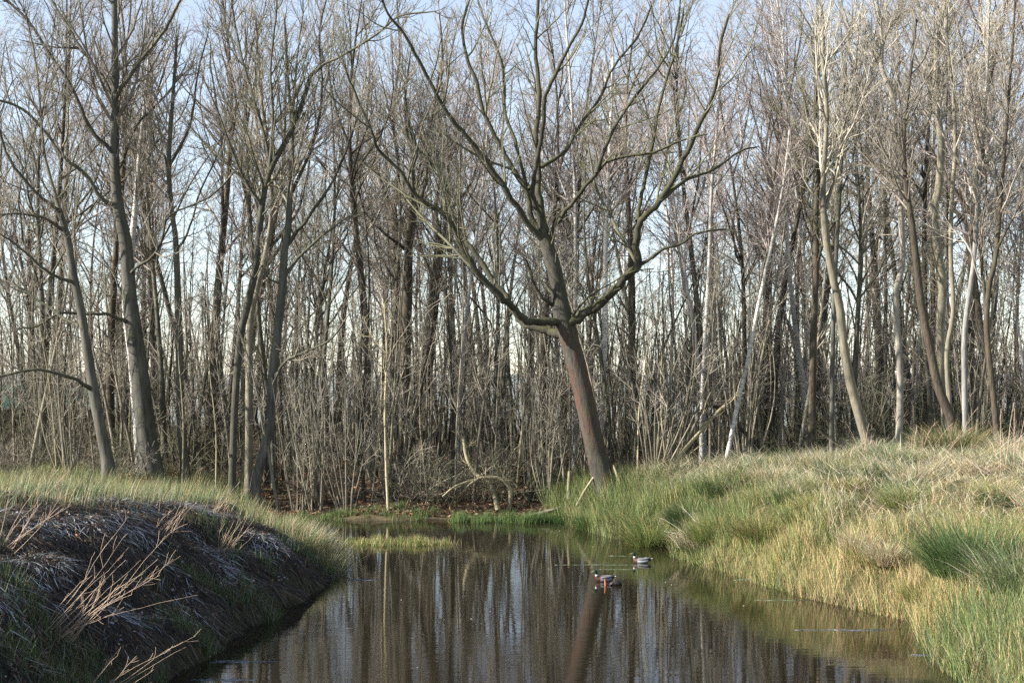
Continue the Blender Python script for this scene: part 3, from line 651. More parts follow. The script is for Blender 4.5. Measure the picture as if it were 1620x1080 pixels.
co = [make_coppice('coppiced_shrub', '', '', 180 + i, ns, H, r, sp, bk, tw)
      for i, (ns, H, r, sp, bk, tw) in enumerate([(13, 6.5, 0.032, 0.30, 'pale', 'twig_pale'), (16, 5.0, 0.026, 0.38, 'pale', 'twig'), (11, 7.5, 0.036, 0.22, 'grey', 'twig_olive'), (14, 4.2, 0.024, 0.45, 'grey', 'twig_olive')])]
scatter(co, [('pale', 'with pale twigs'), ('broad pale', 'with brown twigs'), ('tall grey', 'with steep stems'), ('low grey', 'with spreading stems')], 'many-stemmed shrub', 'coppice shrubs', 60, 46.6, 80, 1.1, (0.75, 1.2), 0.04, 1.2)
br = [make_brush('brushwood_bush', '', '', 190 + i, ns, H, tw)
      for i, (ns, H, tw) in enumerate([(16, 2.3, 'twig_olive'), (20, 1.7, 'twig'), (14, 3.0, 'twig_olive')])]
scatter(br, [('olive', 'of middling height'), ('brown', 'of low height'), ('tall olive', 'with long shoots')], 'tangled leafless bush', 'low bare bushes', 75, 47.5, 84, 0.9, (0.7, 1.25), 0.05, 1.2)
# thin stems beyond counting in the depth of the wood: one mass
rng = np.random.default_rng(202)
N = 1000; Yb = rng.uniform(58, 99, N); Xb = rng.uniform(-1, 1, N) * (0.4 * Yb + 3); zb = height(Xb, Yb)
P = np.empty((N, 8, 3)); P[:, 0] = np.stack([Xb, Yb, zb - 0.2], 1); dd = norm(np.stack([rng.normal(0, 0.11, N), rng.normal(0, 0.11, N), np.ones(N)], 1)); st = (rng.uniform(4, 10, N) / 7)[:, None]
for k in range(1, 8):
    dd = norm(dd + rng.normal(0, 0.055, (N, 3))); P[:, k] = P[:, k - 1] + dd * st
R = rng.uniform(0.03, 0.085, N)[:, None] * np.linspace(1, 0.3, 8)[None]
l1 = spawn(P, R, N * 6, 0.2, 1, (30, 80), 0.20, 0.04, 0.12, 4, rng, 0.4, 0.011, 0.6, 2.2); l2 = spawn(*l1, N * 10, 0.1, 1, (25, 60), 0.5, 0.03, 0.14, 3, rng, 0.6, 0.006, 0.3, 0.9)
tag(obj('thicket', mesh_np('thicket', *join([tubes(P, R, 5), tubes(*l1, 3), tubes(*l2, 3)]), M['grey'])), 'dense grey-brown thicket of thin stems deep in the wood', 'thicket', kind='stuff')

# ------------------------------------------------------------------ grass and litter
def blades(pos, h, az, lean, droop, w, colr, rng, roll=None, seg=4):
    """tapering curved blades; lean: tilt from upright (rad), droop: extra bend towards the tip"""
    n = len(pos); c, s = np.cos(az), np.sin(az)
    t = np.linspace(0, 1, seg)
    ang = lean[:, None] + droop[:, None] * t[None]
    dl = (h / (seg - 1))[:, None]
    hx = np.concatenate([np.zeros((n, 1)), np.cumsum(np.sin(ang[:, :-1]) * dl, 1)], 1)
    hz = np.concatenate([np.zeros((n, 1)), np.cumsum(np.cos(ang[:, :-1]) * dl, 1)], 1)
    C = np.stack([pos[:, 0, None] + hx * c[:, None], pos[:, 1, None] + hx * s[:, None], pos[:, 2, None] + hz], -1)
    ra = rng.uniform(0, 2 * math.pi, n) if roll is None else roll
    side = np.stack([np.cos(ra), np.sin(ra), np.zeros(n)], 1)[:, None, :]
    wt = (w[:, None] * np.array([1.0, 0.9, 0.6, 0.0] if seg == 4 else [1.0, 0.75, 0.0])[None])[..., None] * 0.5
    A, B = C - side * wt, C + side * wt
    V = np.concatenate([A, B[:, :-1]], 1).reshape(-1, 3)           # 2*seg-1 verts
    k = 2 * seg - 1; o = (np.arange(n) * k)[:, None]
    tri = []
    for i in range(seg - 1):
        if i < seg - 2:
            tri += [(i, seg + i, seg + i + 1), (i, seg + i + 1, i + 1)]
        else:
            tri += [(i, seg + i, i + 1)]
    F_ = (o[:, :, None] + np.array(tri)[None]).reshape(-1, 3)
    return V, F_, np.repeat(colr, k, axis=0)

PAL = {k: np.array(v) for k, v in dict(green=(0.095, 0.165, 0.045), rush=(0.055, 0.10, 0.035), lime=(0.21, 0.27, 0.075), straw=(0.51, 0.39, 0.20), gold=(0.46, 0.35, 0.15),
       bleach=(0.62, 0.54, 0.40), brown=(0.20, 0.125, 0.07), grey=(0.30, 0.29, 0.20), sage=(0.17, 0.21, 0.11), dark=(0.06, 0.045, 0.035), frost=(0.44, 0.46, 0.50), rust=(0.28, 0.12, 0.06)).items()}
def palette(names, W, rng):
    """W (n,k) weights -> colours"""
    W = np.maximum(W, 1e-4); cum = np.cumsum(W / W.sum(1, keepdims=True), 1)
    idx = (rng.random((len(W), 1)) > cum).sum(1).clip(0, len(names) - 1)
    C = np.array([PAL[q] for q in names])[idx]
    C2 = np.array([PAL[q] for q in names])[rng.integers(0, len(names), len(W))]
    C = C * 0.85 + C2 * 0.15
    return C * rng.uniform(0.7, 1.25, (len(W), 1)) * (1 + 0.08 * rng.standard_normal((len(W), 3)))

def inview(X, Y, pad=1.5):
    return np.abs(X) < 0.364 * Y + pad

rng = np.random.default_rng(303)
# --- right bank
N = 176000
Y = rng.uniform(19, 50, N); X = np.interp(Y, RY, RX) - 0.25 + rng.random(N) ** 1.15 * 12.5
k = inview(X, Y); X, Y = X[k], Y[k]
z = height(X, Y); dR = X - np.interp(Y, RY, RX); n = len(X)
nA, nB, nC = vnoise(X, Y, 1.5, 3.0), vnoise(X, Y, 0.6, 5.0), vnoise(X, Y, 3.5, 9.0)
low = 1 - smooth(1.2, 3.6, dR + 0.7 * nA); far = smooth(32.5, 36.5, Y + 1.2 * nC)
keep = rng.random(n) < np.clip(0.62 + 0.35 * nB + 0.3 * low, 0.2, 1); 
W = np.stack([0.25 + 0.5 * far * low + 0.35 * np.maximum(nA, 0) + 0.35 * smooth(25.5, 24, Y),                 # green
              0.15 + 0.8 * far * low + 0.3 * np.maximum(-nB, 0) * far,           # rush
              0.30 * low + 0.15 * np.maximum(nB, 0) + 0.25,                      # lime
              (1.5 * low * (1 - far) * smooth(31.8, 29, Y + 1.5 * nA) * smooth(24.2, 25.8, Y + 0.6 * nA) + 0.35) * (1 + 0.5 * nC),                  # straw
              0.40 * low * (1 - 0.7 * far) * smooth(23.8, 25.4, Y),                                      # gold
              1.5 * (1 - low) * (1 - 0.55 * far) * (1 + 0.5 * nA),               # bleach
              0.30 * (1 - low) * np.maximum(nC, 0) * 2,                          # brown
              0.55 * (1 - low) + 0.5 * far * (1 - low) + 0.9 * smooth(25.5, 24, Y)], 1)                      # sage
colr = palette(['green', 'rush', 'lime', 'straw', 'gold', 'bleach', 'brown', 'sage'], W, rng)
hh = (0.28 + 0.15 * low + 0.14 * far + 0.14 * nA + 0.13 * nB) * rng.uniform(0.45, 1.5, n)
lean = np.abs(rng.normal(0, 1, n)) * (0.27 + 0.48 * (1 - low) * (1 - 0.5 * far)); droop = rng.uniform(0.1, 1.2, n) * (0.6 + 0.9 * (1 - low))
az = np.where(rng.random(n) < 0.45, math.pi + rng.normal(0, 0.7, n), rng.uniform(0, 6.283, n))
w = rng.uniform(0.007, 0.014, n)
p = np.stack([X, Y, z - 0.02], 1)[keep]
V, T_, C = blades(p, hh[keep], az[keep], lean[keep], droop[keep], w[keep], colr[keep], rng)
tag(obj('bank_grass', mesh_np('bank_grass', V, T_, M['grass'], False, C)), 'long sunlit straw and green grass covering the right bank', 'grass', kind='stuff')

# --- bleached strands lying tangled over the upper right bank
N = 22000
Y = rng.uniform(22, 46, N); X = np.interp(Y, RY, RX) + 2.2 + rng.random(N) * 9
k = inview(X, Y) & (vnoise(X, Y, 2.2, 6.0) > -0.35); X, Y = X[k], Y[k]; n = len(X); z = height(X, Y)
az = rng.uniform(0, 6.283, n); colr = palette(['bleach', 'straw', 'brown', 'grey'], np.ones((n, 1)) * np.array([[3, 1.0, 0.8, 0.6]]), rng)
V, T_, C = blades(np.stack([X, Y, z + rng.uniform(0.05, 0.4, n)], 1), rng.uniform(0.3, 0.8, n), az, rng.normal(1.3, 0.25, n), rng.uniform(-0.4, 0.8, n), rng.uniform(0.007, 0.013, n), colr, rng)
tag(obj('dead_grass', mesh_np('dead_grass', V, T_, M['grass'], False, C)), 'bleached dead grass lying tangled over the top of the right bank', 'grass', kind='stuff')

# --- left bank: crest grass and the sunlit tip by the water
N = 76000
Y = rng.uniform(24, 52, N); X = np.interp(Y, LY, LX) + 0.2 - rng.random(N) * 17
k = inview(X, Y); X, Y = X[k], Y[k]; dL = np.interp(Y, LY, LX) - X; n = len(X); z = height(X, Y)
nA, nB = vnoise(X, Y, 1.4, 2.0), vnoise(X, Y, 0.6, 8.0)
crest = smooth(2.3, 4.7, dL + 1.1 * nA + 0.5 * nB) * smooth(21, 27, Y + nB) ; tip = smooth(31.2, 33.6, Y - 0.25 * dL + 0.4 * nA)
keep = rng.random(n) < np.clip(np.maximum(crest, tip) * (0.75 + 0.35 * nB), 0, 1)
W = np.stack([0.3 + 0.25 * nA, 0.22 * (1 + nB), 0.25 * tip, 0.7 + 0.4 * nB, 0.7 * (1 - tip) + 0.2, 0.9 * np.ones(n), 0.15 * np.ones(n)], 1)
colr = palette(['green', 'rush', 'lime', 'straw', 'grey', 'sage', 'brown'], W, rng)
hh = (0.40 + 0.16 * tip * (dL < 2.5) + 0.13 * nA) * rng.uniform(0.6, 1.4, n)
V, T_, C = blades(np.stack([X, Y, z - 0.02], 1)[keep], hh[keep], rng.normal(0.2, 1.1, n)[keep], np.abs(rng.normal(0.1, 0.25, n))[keep], rng.uniform(0.1, 1.0, n)[keep], rng.uniform(0.007, 0.013, n)[keep], colr[keep], rng)
tag(obj('crest_grass', mesh_np('crest_grass', V, T_, M['grass'], False, C)), 'grey-green grass along the top and tip of the left bank', 'grass', kind='stuff')

# --- left slope: combed-down thatch with frost on it
N = 60000
Y = 15 + 21 * rng.random(N) ** 0.9; X = np.interp(Y, LY, LX) - 0.0 - rng.random(N) * 5.2
k = inview(X, Y, 1.0); X, Y = X[k], Y[k]; n = len(X); e = 0.15; z = height(X, Y)
gxn = (height(X + e, Y) - height(X - e, Y)) / (2 * e); gyn = (height(X, Y + e) - height(X, Y - e)) / (2 * e)
az = np.arctan2(-gyn, -gxn) + rng.normal(-0.25, 0.55, n); sl = np.hypot(gxn, gyn)
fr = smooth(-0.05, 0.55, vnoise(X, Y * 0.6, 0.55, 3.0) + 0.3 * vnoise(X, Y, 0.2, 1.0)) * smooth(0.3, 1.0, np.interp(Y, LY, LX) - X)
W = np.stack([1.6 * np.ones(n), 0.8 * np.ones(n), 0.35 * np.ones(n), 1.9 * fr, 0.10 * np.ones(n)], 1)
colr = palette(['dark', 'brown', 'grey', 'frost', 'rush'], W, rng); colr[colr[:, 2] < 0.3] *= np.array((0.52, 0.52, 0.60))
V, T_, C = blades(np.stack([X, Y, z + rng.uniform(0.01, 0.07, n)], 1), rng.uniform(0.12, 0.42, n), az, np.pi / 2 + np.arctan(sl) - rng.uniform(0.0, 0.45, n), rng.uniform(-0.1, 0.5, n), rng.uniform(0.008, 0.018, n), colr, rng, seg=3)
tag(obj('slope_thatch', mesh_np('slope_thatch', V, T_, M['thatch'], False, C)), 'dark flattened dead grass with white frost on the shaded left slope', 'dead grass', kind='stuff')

# --- green grass at the foot of the left slope and along the near water
N = 26000
Y = rng.uniform(14, 33, N); X = np.interp(Y, LY, LX) + 0.15 - rng.random(N) ** 1.5 * 3.0
k = inview(X, Y, 1.0) & (vnoise(X, Y, 0.9, 4.0) + 0.5 * vnoise(X, Y, 0.35, 1.0) + smooth(22, 18.5, Y) * 1.1 > 0.5); X, Y = X[k], Y[k]; n = len(X)
colr = palette(['rush', 'green', 'brown', 'grey'], np.ones((n, 1)) * np.array([[1.6, 1.2, 0.4, 0.3]]), rng)
V, T_, C = blades(np.stack([X, Y, height(X, Y) - 0.02], 1), rng.uniform(0.15, 0.5, n), rng.uniform(0, 6.28, n), np.abs(rng.normal(0, 0.3, n)), rng.uniform(0, 1.1, n), rng.uniform(0.006, 0.011, n), colr, rng)
tag(obj('foot_grass', mesh_np('foot_grass', V, T_, M['grass'], False, C)), 'dark green grass in the shade at the foot of the left slope', 'grass', kind='stuff')

# --- far shore grass fringe
def patch_grass(name, label, X, Y, names, wts, hlo, hhi, lean=0.2):
    n = len(X)
    colr = palette(names, np.ones((n, 1)) * np.array([wts]), rng)
    zz = np.maximum(height(X, Y), -0.06)
    V, T_, C = blades(np.stack([X, Y, zz - 0.02], 1), rng.uniform(hlo, hhi, n) * (0.75 + 0.6 * np.abs(vnoise(X, Y, 0.4, 2.0))), rng.uniform(0, 6.28, n), np.abs(rng.normal(0, lean, n)), rng.uniform(0, 0.9, n), rng.uniform(0.008, 0.014, n), colr, rng)
    return tag(obj(name, mesh_np(name, V, T_, M['grass'], False, C)), label, 'grass', kind='stuff')
def ell(cx, cy, rx, ry, n):
    m = max(8, int(rx * 18)); tx = cx + rx * rng.normal(0, 0.48, m); ty = cy + ry * rng.normal(0, 0.55, m)      # tufts of uneven size
    k = rng.choice(m, n, p=(lambda q: q / q.sum())(rng.random(m) ** 1.5 + 0.05)); return tx[k] + rng.normal(0, 0.13, n), ty[k] + rng.normal(0, 0.12, n)
a1 = [ell(x, 45.3, rx, 0.45, m) for x, rx, m in ((-5.0, 1.9, 1500), (-3.2, 1.0, 700), (-7.0, 1.0, 700))]
patch_grass('shore_grass', 'short green grass fringe at the foot of the far shore', np.concatenate([q[0] for q in a1]), np.concatenate([q[1] for q in a1]), ['green', 'rush', 'lime', 'brown'], [1.4, 1.2, 0.3, 0.4], 0.10, 0.32)
a1 = [ell(-0.5, 44.5, 1.5, 0.5, 2600), ell(0.6, 44.4, 0.7, 0.5, 900)]
patch_grass('sedge_patch', 'bright green sedge patch at the water beside the leaning tree', np.concatenate([q[0] for q in a1]), np.concatenate([q[1] for q in a1]), ['green', 'rush', 'lime', 'sage'], [1.5, 0.8, 0.8, 0.3], 0.2, 0.5)
a1 = [ell(-3.3, 38.6, 1.15, 0.35, 1500), ell(-2.6, 38.6, 0.45, 0.25, 500), ell(-4.3, 38.8, 0.8, 0.3, 350), ell(-1.9, 38.7, 0.35, 0.2, 200)]
patch_grass('grass_islet', 'small islet of yellow-green grass standing in the water off the left bank', np.concatenate([q[0] for q in a1]), np.concatenate([q[1] for q in a1]), ['lime', 'straw', 'green', 'gold'], [1.5, 1.0, 0.9, 0.5], 0.12, 0.38)

# --- fallen leaves on the floor of the wood
def leaves(X, Y, size, names, wts, lift=0.02):
    n = len(X); zz = height(X, Y) + lift + rng.random(n) * 0.04
    c = np.stack([X, Y, zz], 1); u = norm(rng.standard_normal((n, 3)) * np.array((1, 1, 0.45))); v = norm(np.cross(u, norm(rng.standard_normal((n, 3)) * 0.5 + np.array((0, 0, 1)))))
    s = (size * rng.uniform(0.6, 1.3, n))[:, None]
    V = np.stack([c - u * s, c + v * s * 0.55 + np.array((0, 0, 0.01)), c + u * s, c - v * s * 0.55 + np.array((0, 0, 0.012))], 1).reshape(-1, 3)
    return V, np.arange(n * 4).reshape(-1, 4), np.repeat(palette(names, np.ones((n, 1)) * np.array([wts]), rng), 4, axis=0)
N = 26000
Y = 45.2 + 22 * rng.random(N) ** 1.5; X = rng.uniform(-1, 1, N) * 11 - 2.5
k = (height(X, Y) > 0.05); V, T_, C = leaves(X[k], Y[k], 0.065, ['brown', 'rust', 'dark', 'grey', 'straw'], [1.6, 0.8, 0.8, 0.35, 0.15])
tag(obj('leaf_litter', mesh_np('leaf_litter', V, T_, M['litter'], False, C)), 'brown fallen leaves carpeting the floor of the wood', 'leaves', kind='stuff')
N = 9000
Y = rng.uniform(15, 36, N); X = np.interp(Y, LY, LX) - 0.3 - rng.random(N) * 5.5
k = inview(X, Y, 1.0); V, T_, C = leaves(X[k], Y[k], 0.035, ['brown', 'dark', 'grey', 'frost', 'rust'], [1.2, 1.0, 0.6, 0.35, 0.3], 0.05)
tag(obj('slope_leaves', mesh_np('slope_leaves', V, T_, M['litter'], False, C)), 'small curled dead leaves scattered on the shaded left slope', 'leaves', kind='stuff')

# ------------------------------------------------------------------ tussocks that stand out singly
def tussock(name, label, X, Y, n, r, h, names, wts, seed, group=None, droop=(0.3, 1.5), w=(0.007, 0.013), lift=0.0):
    rg = np.random.default_rng(seed); z = float(height(X, Y))
    root = empty(name, (X, Y, max(z, -0.05)), label, 'tussock', group)
    a = rg.uniform(0, 6.283, n); q = np.sqrt(rg.random(n)) * r
    pos = np.stack([q * np.cos(a), q * np.sin(a), np.full(n, -0.06) + lift * (1 - (q / r) ** 2)], 1)
    az = a + rg.normal(0, 0.5, n); lean = 0.1 + 0.75 * (q / r) * rg.uniform(0.4, 1.2, n)
    colr = palette(names, np.ones((n, 1)) * np.array([wts]), rg)
    V, T_, C = blades(pos, h * rg.uniform(0.55, 1.15, n), az, lean, rg.uniform(*droop, n), rg.uniform(*w, n), colr, rg, seg=4 if n > 1400 else 3)
    tag(obj('blades', mesh_np('blades', V, T_, M['grass'], False, C), root), kind='stuff')
    return root
def on_right(x, Y): return (x - 810) / F * Y
TS = [('large dark green rush tussock leaning over the water at the near right shore', 1545, 26.2, 3000, 0.8, 1.35, ['rush', 'green', 'sage', 'lime'], [1.5, 1.2, 0.8, 0.3]),
      ('pale green rush tussock beside the large dark one on the near right shore', 1615, 24.6, 1800, 0.6, 1.1, ['sage', 'green', 'bleach', 'lime'], [1.3, 1.0, 0.8, 0.4]),
      ('dark olive sedge tussock in the middle of the right bank slope', 1345, 36.0, 1500, 0.55, 0.65, ['rush', 'green', 'brown', 'sage'], [1.5, 1.0, 0.6, 0.4]),
      ('high brown-green tussock at the foot of the curved trunk on the right crest', 1506, 39.0, 2400, 0.75, 1.25, ['rush', 'brown', 'straw', 'green'], [1.0, 0.9, 0.8, 0.8]),
      ('deep green tussock overhanging the water with a golden top', 1032, 38.6, 2200, 0.62, 1.0, ['green', 'lime', 'gold', 'rush'], [1.3, 0.8, 0.8, 0.7]),
      ('shadowed dark green tussock in the notch of the right shore', 1090, 38.2, 1500, 0.45, 0.9, ['rush', 'green', 'dark'], [1.6, 0.6, 0.5]),
      ('olive-gold tussock at the water just past the notch of the right shore', 1130, 35.2, 1500, 0.6, 0.7, ['lime', 'green', 'gold', 'rush'], [1.2, 1.0, 0.6, 0.4]),
      ('brown and green tussock on the shore above the floating green film', 1205, 33.6, 1500, 0.55, 0.8, ['brown', 'green', 'lime', 'gold'], [0.8, 1.0, 0.8, 0.6]),
      ('round green tussock at the shore below the leaning tree', 945, 42.5, 1400, 0.6, 0.65, ['green', 'rush', 'lime'], [1.2, 1.0, 0.5]),
      ('small dark tussock at the point where the right shore begins', 895, 44.4, 800, 0.4, 0.5, ['rush', 'green'], [1.2, 0.8]),
      ('green-tipped tussock below the bracken on the right bank', 1440, 31.5, 1400, 0.5, 0.7, ['green', 'lime', 'straw'], [1.2, 0.6, 0.6]),
      ('rust-brown dead bracken patch high on the right bank', 1560, 33.0, 900, 0.6, 0.45, ['rust', 'brown', 'bleach'], [1.2, 1.2, 0.5])]
for i, (lab, x, Y, n, r, h, nm, wt) in enumerate(TS):
    tussock('grass_tussock', lab, on_right(x, Y), Y, n, r, h, nm, wt, 400 + i)
for i, (x, Y, h) in enumerate([(985, 40.5, 0.6), (1010, 39.6, 0.55), (1165, 36.5, 0.55), (1260, 33.0, 0.6), (1300, 35.0, 0.5), (1390, 33.5, 0.55), (1180, 39.5, 0.5), (1430, 37.0, 0.5), (1560, 36.0, 0.6), (1100, 40.5, 0.55), (1050, 42.0, 0.5)]):
    tussock('grass_tussock', 'small mixed green and straw tussock on the right bank', on_right(x, Y), Y, 700, 0.38, h, ['green', 'lime', 'straw', 'sage'], [1.2, 0.6, 0.7, 0.6], 430 + i, 'small mixed tussocks on the right bank')
tr_ = np.random.default_rng(55)
for i in range(46):
    Y = tr_.uniform(23, 44); X = np.interp(Y, RY, RX) + 0.1 + 7.5 * tr_.random() ** 1.3
    if abs(X) > 0.364 * Y + 0.5: continue
    lowp = X - np.interp(Y, RY, RX) < 2.0
    kind = int(tr_.integers(0, 3)); nm, wt, lab = [(['rush', 'green', 'sage', 'brown'], [1.5, 1.0, 0.5, 0.4], 'dark green'), (['lime', 'gold', 'straw', 'green'], [0.8, 0.8, 1.0, 0.6], 'golden'), (['bleach', 'straw', 'sage', 'brown'], [1.6, 0.8, 0.6, 0.4], 'bleached')][kind]
    place = 'by the water on the right shore' if lowp else 'up the slope of the right bank'
    tussock('grass_tussock', '%s grass clump %s' % (lab, place), float(X), float(Y), 750, tr_.uniform(0.3, 0.55), tr_.uniform(0.45, 0.75), nm, wt, 600 + i, '%s clumps %s' % (lab, place), (0.4, 1.7))
for i in range(26):
    Y = tr_.uniform(33, 42.5); x = tr_.uniform(1180, 1640); X = on_right(x, Y)
    if X - np.interp(Y, RY, RX) < 3.0: continue
    nm, wt, lab = ((['bleach', 'straw', 'sage', 'green'], [1.6, 0.7, 0.9, 0.4], 'wispy pale'), (['sage', 'green', 'bleach', 'rush'], [1.2, 0.9, 0.7, 0.6], 'wispy grey-green'))[int(tr_.integers(0, 2))]
    tussock('grass_tussock', '%s grass clump near the crest of the right bank' % lab, float(X), float(Y), 700, tr_.uniform(0.4, 0.6), tr_.uniform(0.6, 0.95), nm, wt, 700 + i, '%s clumps near the right crest' % lab, (0.3, 1.6))
for i, (x, y, Y, h) in enumerate([(445, 0, 36.0, 0.9), (480, 0, 34.9, 1.0), (515, 0, 33.6, 0.8), (425, 0, 38.0, 0.75), (500, 0, 34.1, 0.85), (462, 0, 35.2, 0.95), (440, 0, 34.6, 0.8), (475, 0, 33.7, 0.75)]):
    tussock('grass_tussock', 'sunlit pale green tussock on the tip of the left bank', on_right(x, Y), Y, 900, 0.45, h, ['lime', 'straw', 'bleach', 'sage', 'green'], [0.6, 1.0, 0.9, 0.8, 0.4], 450 + i, 'tussocks on the tip of the left bank', (0.2, 1.0))
for i, (x, Y) in enumerate([(130, 28.2), (210, 30.5), (60, 30.0), (300, 34.0), (95, 36.0), (350, 38.0), (180, 40.0)]):
    tussock('grass_tussock', 'low green tussock at the top of the shaded left slope', on_right(x, Y), Y, 700, 0.42, 0.5, ['green', 'rush', 'sage', 'grey'], [1.0, 0.9, 0.8, 0.4], 470 + i, 'low green tussocks on top of the left bank')

# ------------------------------------------------------------------ dry stalks
def stalks(name, label, X, Y, specs, seed, rad=0.009, twigs=12, group=None, mat='stalk', cat='dead plant'):
    """specs: (azimuth, lean, length) of each stalk"""
    rg = np.random.default_rng(seed); z = float(height(X, Y)); root = empty(name, (X, Y, z), label, cat, group)
    PP, RR = [], []
    for az, ln, le in specs:
        K = 9; P = np.zeros((K, 3)); P[0] = (rg.normal(0, 0.14), rg.normal(0, 0.12), -0.12); a = ln - 0.05
        for k in range(1, K):
            a += rg.normal(0.02, 0.09); P[k] = P[k - 1] + le / (K - 1) * np.array((math.sin(a) * math.cos(az), math.sin(a) * math.sin(az), math.cos(a)))
        R = rad * rg.uniform(0.7, 1.3) * np.linspace(1, 0.4, K)
        obj('stalk', mesh_np('stalk', *tubes(P[None], R[None], 5), M[mat]), root); PP.append(P); RR.append(R)
    if twigs:
        l1 = spawn(np.array(PP), np.array(RR), twigs * len(specs), 0.3, 1.0, (15, 55), 0.22, 0.04, 0.12, 5, rg, 0.6, 0.003, 0.08, 0.5)
        tag(obj('side_shoots', mesh_np('side_shoots', *tubes(*l1, 3), M[mat]), root), kind='stuff')
    return root
rg = np.random.default_rng(9)
def fan(n, az, spread, lean, le): return [(rg.normal(az, spread), rg.normal(lean, 0.13), le * rg.uniform(0.5, 1.1)) for _ in range(n)]
def SL(x, y, Y): return (x - 810) / F * Y
stalks('dry_weed', 'large sheaf of dry tan weed stalks leaning right on the shaded slope', SL(85, 0, 20.4), 20.4, fan(20, 0.05, 0.42, 0.85, 2.0), 1, 0.0058, 3)
stalks('dry_weed', 'thin dry weed with two crossing stalks at the foot of the shaded slope', SL(130, 0, 19.3), 19.3, fan(8, 0.0, 0.5, 0.95, 1.6), 2, 0.0055, 3)
stalks('dry_weed', 'dry weed with pale stalks at the outer end of the shaded slope', SL(5, 0, 22.5), 22.5, fan(9, 0.0, 0.6, 0.6, 1.4), 3, 0.0055, 4)
stalks('dry_weed', 'sheaf of pale dry stalks high on the shaded slope', SL(250, 0, 26.5), 26.5, fan(14, 0.05, 0.35, 0.7, 1.0), 4, 0.005, 2)
stalks('dry_weed', 'sheaf of tan dry stalks just above the water near the bank tip', SL(350, 0, 28.5), 28.5, fan(14, 0.1, 0.35, 0.6, 1.0), 5, 0.005, 2)
stalks('dry_weed', 'loose dry stalks on the crest behind the shaded slope', SL(335, 0, 32.0), 32.0, fan(12, 0.2, 0.45, 0.6, 1.0), 6, 0.005, 2)
stalks('dry_weed', 'few bent dry stalks at the far crest of the left bank', SL(60, 0, 29.0), 29.0, fan(6, 0.1, 0.5, 0.8, 1.1), 7, 0.009, 4)
stalks('broken_reed', 'broken reed stubs with pale tips at the near left waterline', SL(215, 0, 19.6), 19.6, fan(5, 0.1, 0.6, 0.4, 0.5), 8, 0.008, 0)
stalks('dry_weed', 'tall branching dry weed on the crest of the right bank', SL(1450, 0, 38.5), 38.5, fan(8, 0.5, 1.5, 0.25, 1.7), 11, 0.009, 9)
stalks('dry_weed', 'pair of slanting dry canes beside the crest tussock', SL(1478, 0, 38.0), 38.0, fan(4, 0.1, 0.2, 0.65, 2.1), 12, 0.010, 4)
stalks('dry_weed', 'dry upright canes near the outer end of the right bank', SL(1590, 0, 32.5), 32.5, fan(6, 0.2, 1.2, 0.15, 2.2), 13, 0.011, 5)
stalks('dry_weed', 'slender dry canes at the foot of the slanting tan trunk', SL(1365, 0, 40.0), 40.0, fan(7, 0.5, 1.5, 0.3, 1.3), 14, 0.008, 6)
stalks('dry_weed', 'bleached arching stems bent over the water in the notch of the right shore', SL(1115, 0, 35.6), 35.6, fan(12, 3.0, 0.6, 1.0, 1.1), 15, 0.007, 6, mat='bleached')

# ------------------------------------------------------------------ fallen wood and brush at the far shore
def fallen(name, label, lines, mat, seed, n=(8, 30), cat='fallen branch'):
    rg = np.random.default_rng(seed); Wl = [limb_world(p, Yv, 0, dv, r0, r1, 5) for p, Yv, dv, r0, r1 in lines]
    base = Wl[0][0, :3].copy(); root = empty(name, tuple(base), label, cat)
    Gs = []
    for W in Wl:
        W[:, :3] -= base; obj('bough', mesh_np('bough', *tubes(W[None, :, :3], W[None, :, 3], 8, 0.05, rg), M[mat]), root); Gs.append(even(W, 10))
    Gs = np.array(Gs)
    if n[0]:
        l1 = spawn(Gs[..., :3], Gs[..., 3], n[0], 0.2, 1, (25, 65), 0.4, 0.05, 0.12, 6, rg, 0.5, 0.008, 0.4, 1.6); l2 = spawn(*l1, n[1], 0.1, 1, (25, 60), 0.5, 0.0, 0.14, 4, rg, 0.6, 0.005, 0.2, 0.7)
        tag(obj('twigs', mesh_np('twigs', *join([tubes(*l1, 4), tubes(*l2, 3)]), M[mat]), root), kind='stuff')
fallen('fallen_branch', 'arched pale fallen branch with two hooped boughs on the far shore', [([(788, 806), (779, 774), (765, 757), (751, 748), (738, 722), (733, 690)], 46.2, 0.8, 4.5, 2.5), ([(806, 804), (807, 775), (793, 758), (772, 755), (757, 757), (735, 772)], 46.4, -0.3, 4, 1.8), ([(757, 757), (738, 762), (718, 770), (700, 785)], 46.3, -0.5, 2, 1)], 'paleyellow', 60, (14, 60))
fallen('driftwood_log', 'grey log lying half in the water at the foot of the leaning tree', [([(833, 818), (850, 814), (868, 809), (888, 803)], 44.9, 0.3, 4.5, 3.5)], 'pale', 61, (3, 6), 'log')
fallen('leaning_pole', 'long pale dead pole leaning to the right behind the green shore', [([(1030, 790), (1080, 715), (1147, 640), (1178, 622)], 46.5, 0.8, 4, 2)], 'paleyellow', 62, (4, 14), 'dead pole')
fallen('leaning_pole', 'second dead pole leaning beside the long pale one', [([(1040, 785), (1090, 690), (1125, 620)], 47.0, -0.3, 3, 1.6)], 'pale', 63, (3, 10), 'dead pole')
fallen('leaning_pole', 'brown dead pole slanting down to the right among the birches', [([(1130, 640), (1165, 672), (1200, 705), (1232, 745)], 47.5, -0.4, 3.5, 3)], 'dark', 64, (4, 14), 'dead pole')
fallen('broken_stake', 'pale slanting stick beside the foot of the leaning tree', [([(912, 800), (930, 768), (953, 737)], 44.2, 0.2, 2.4, 1.6)], 'paleyellow', 65, (0, 0), 'stick')
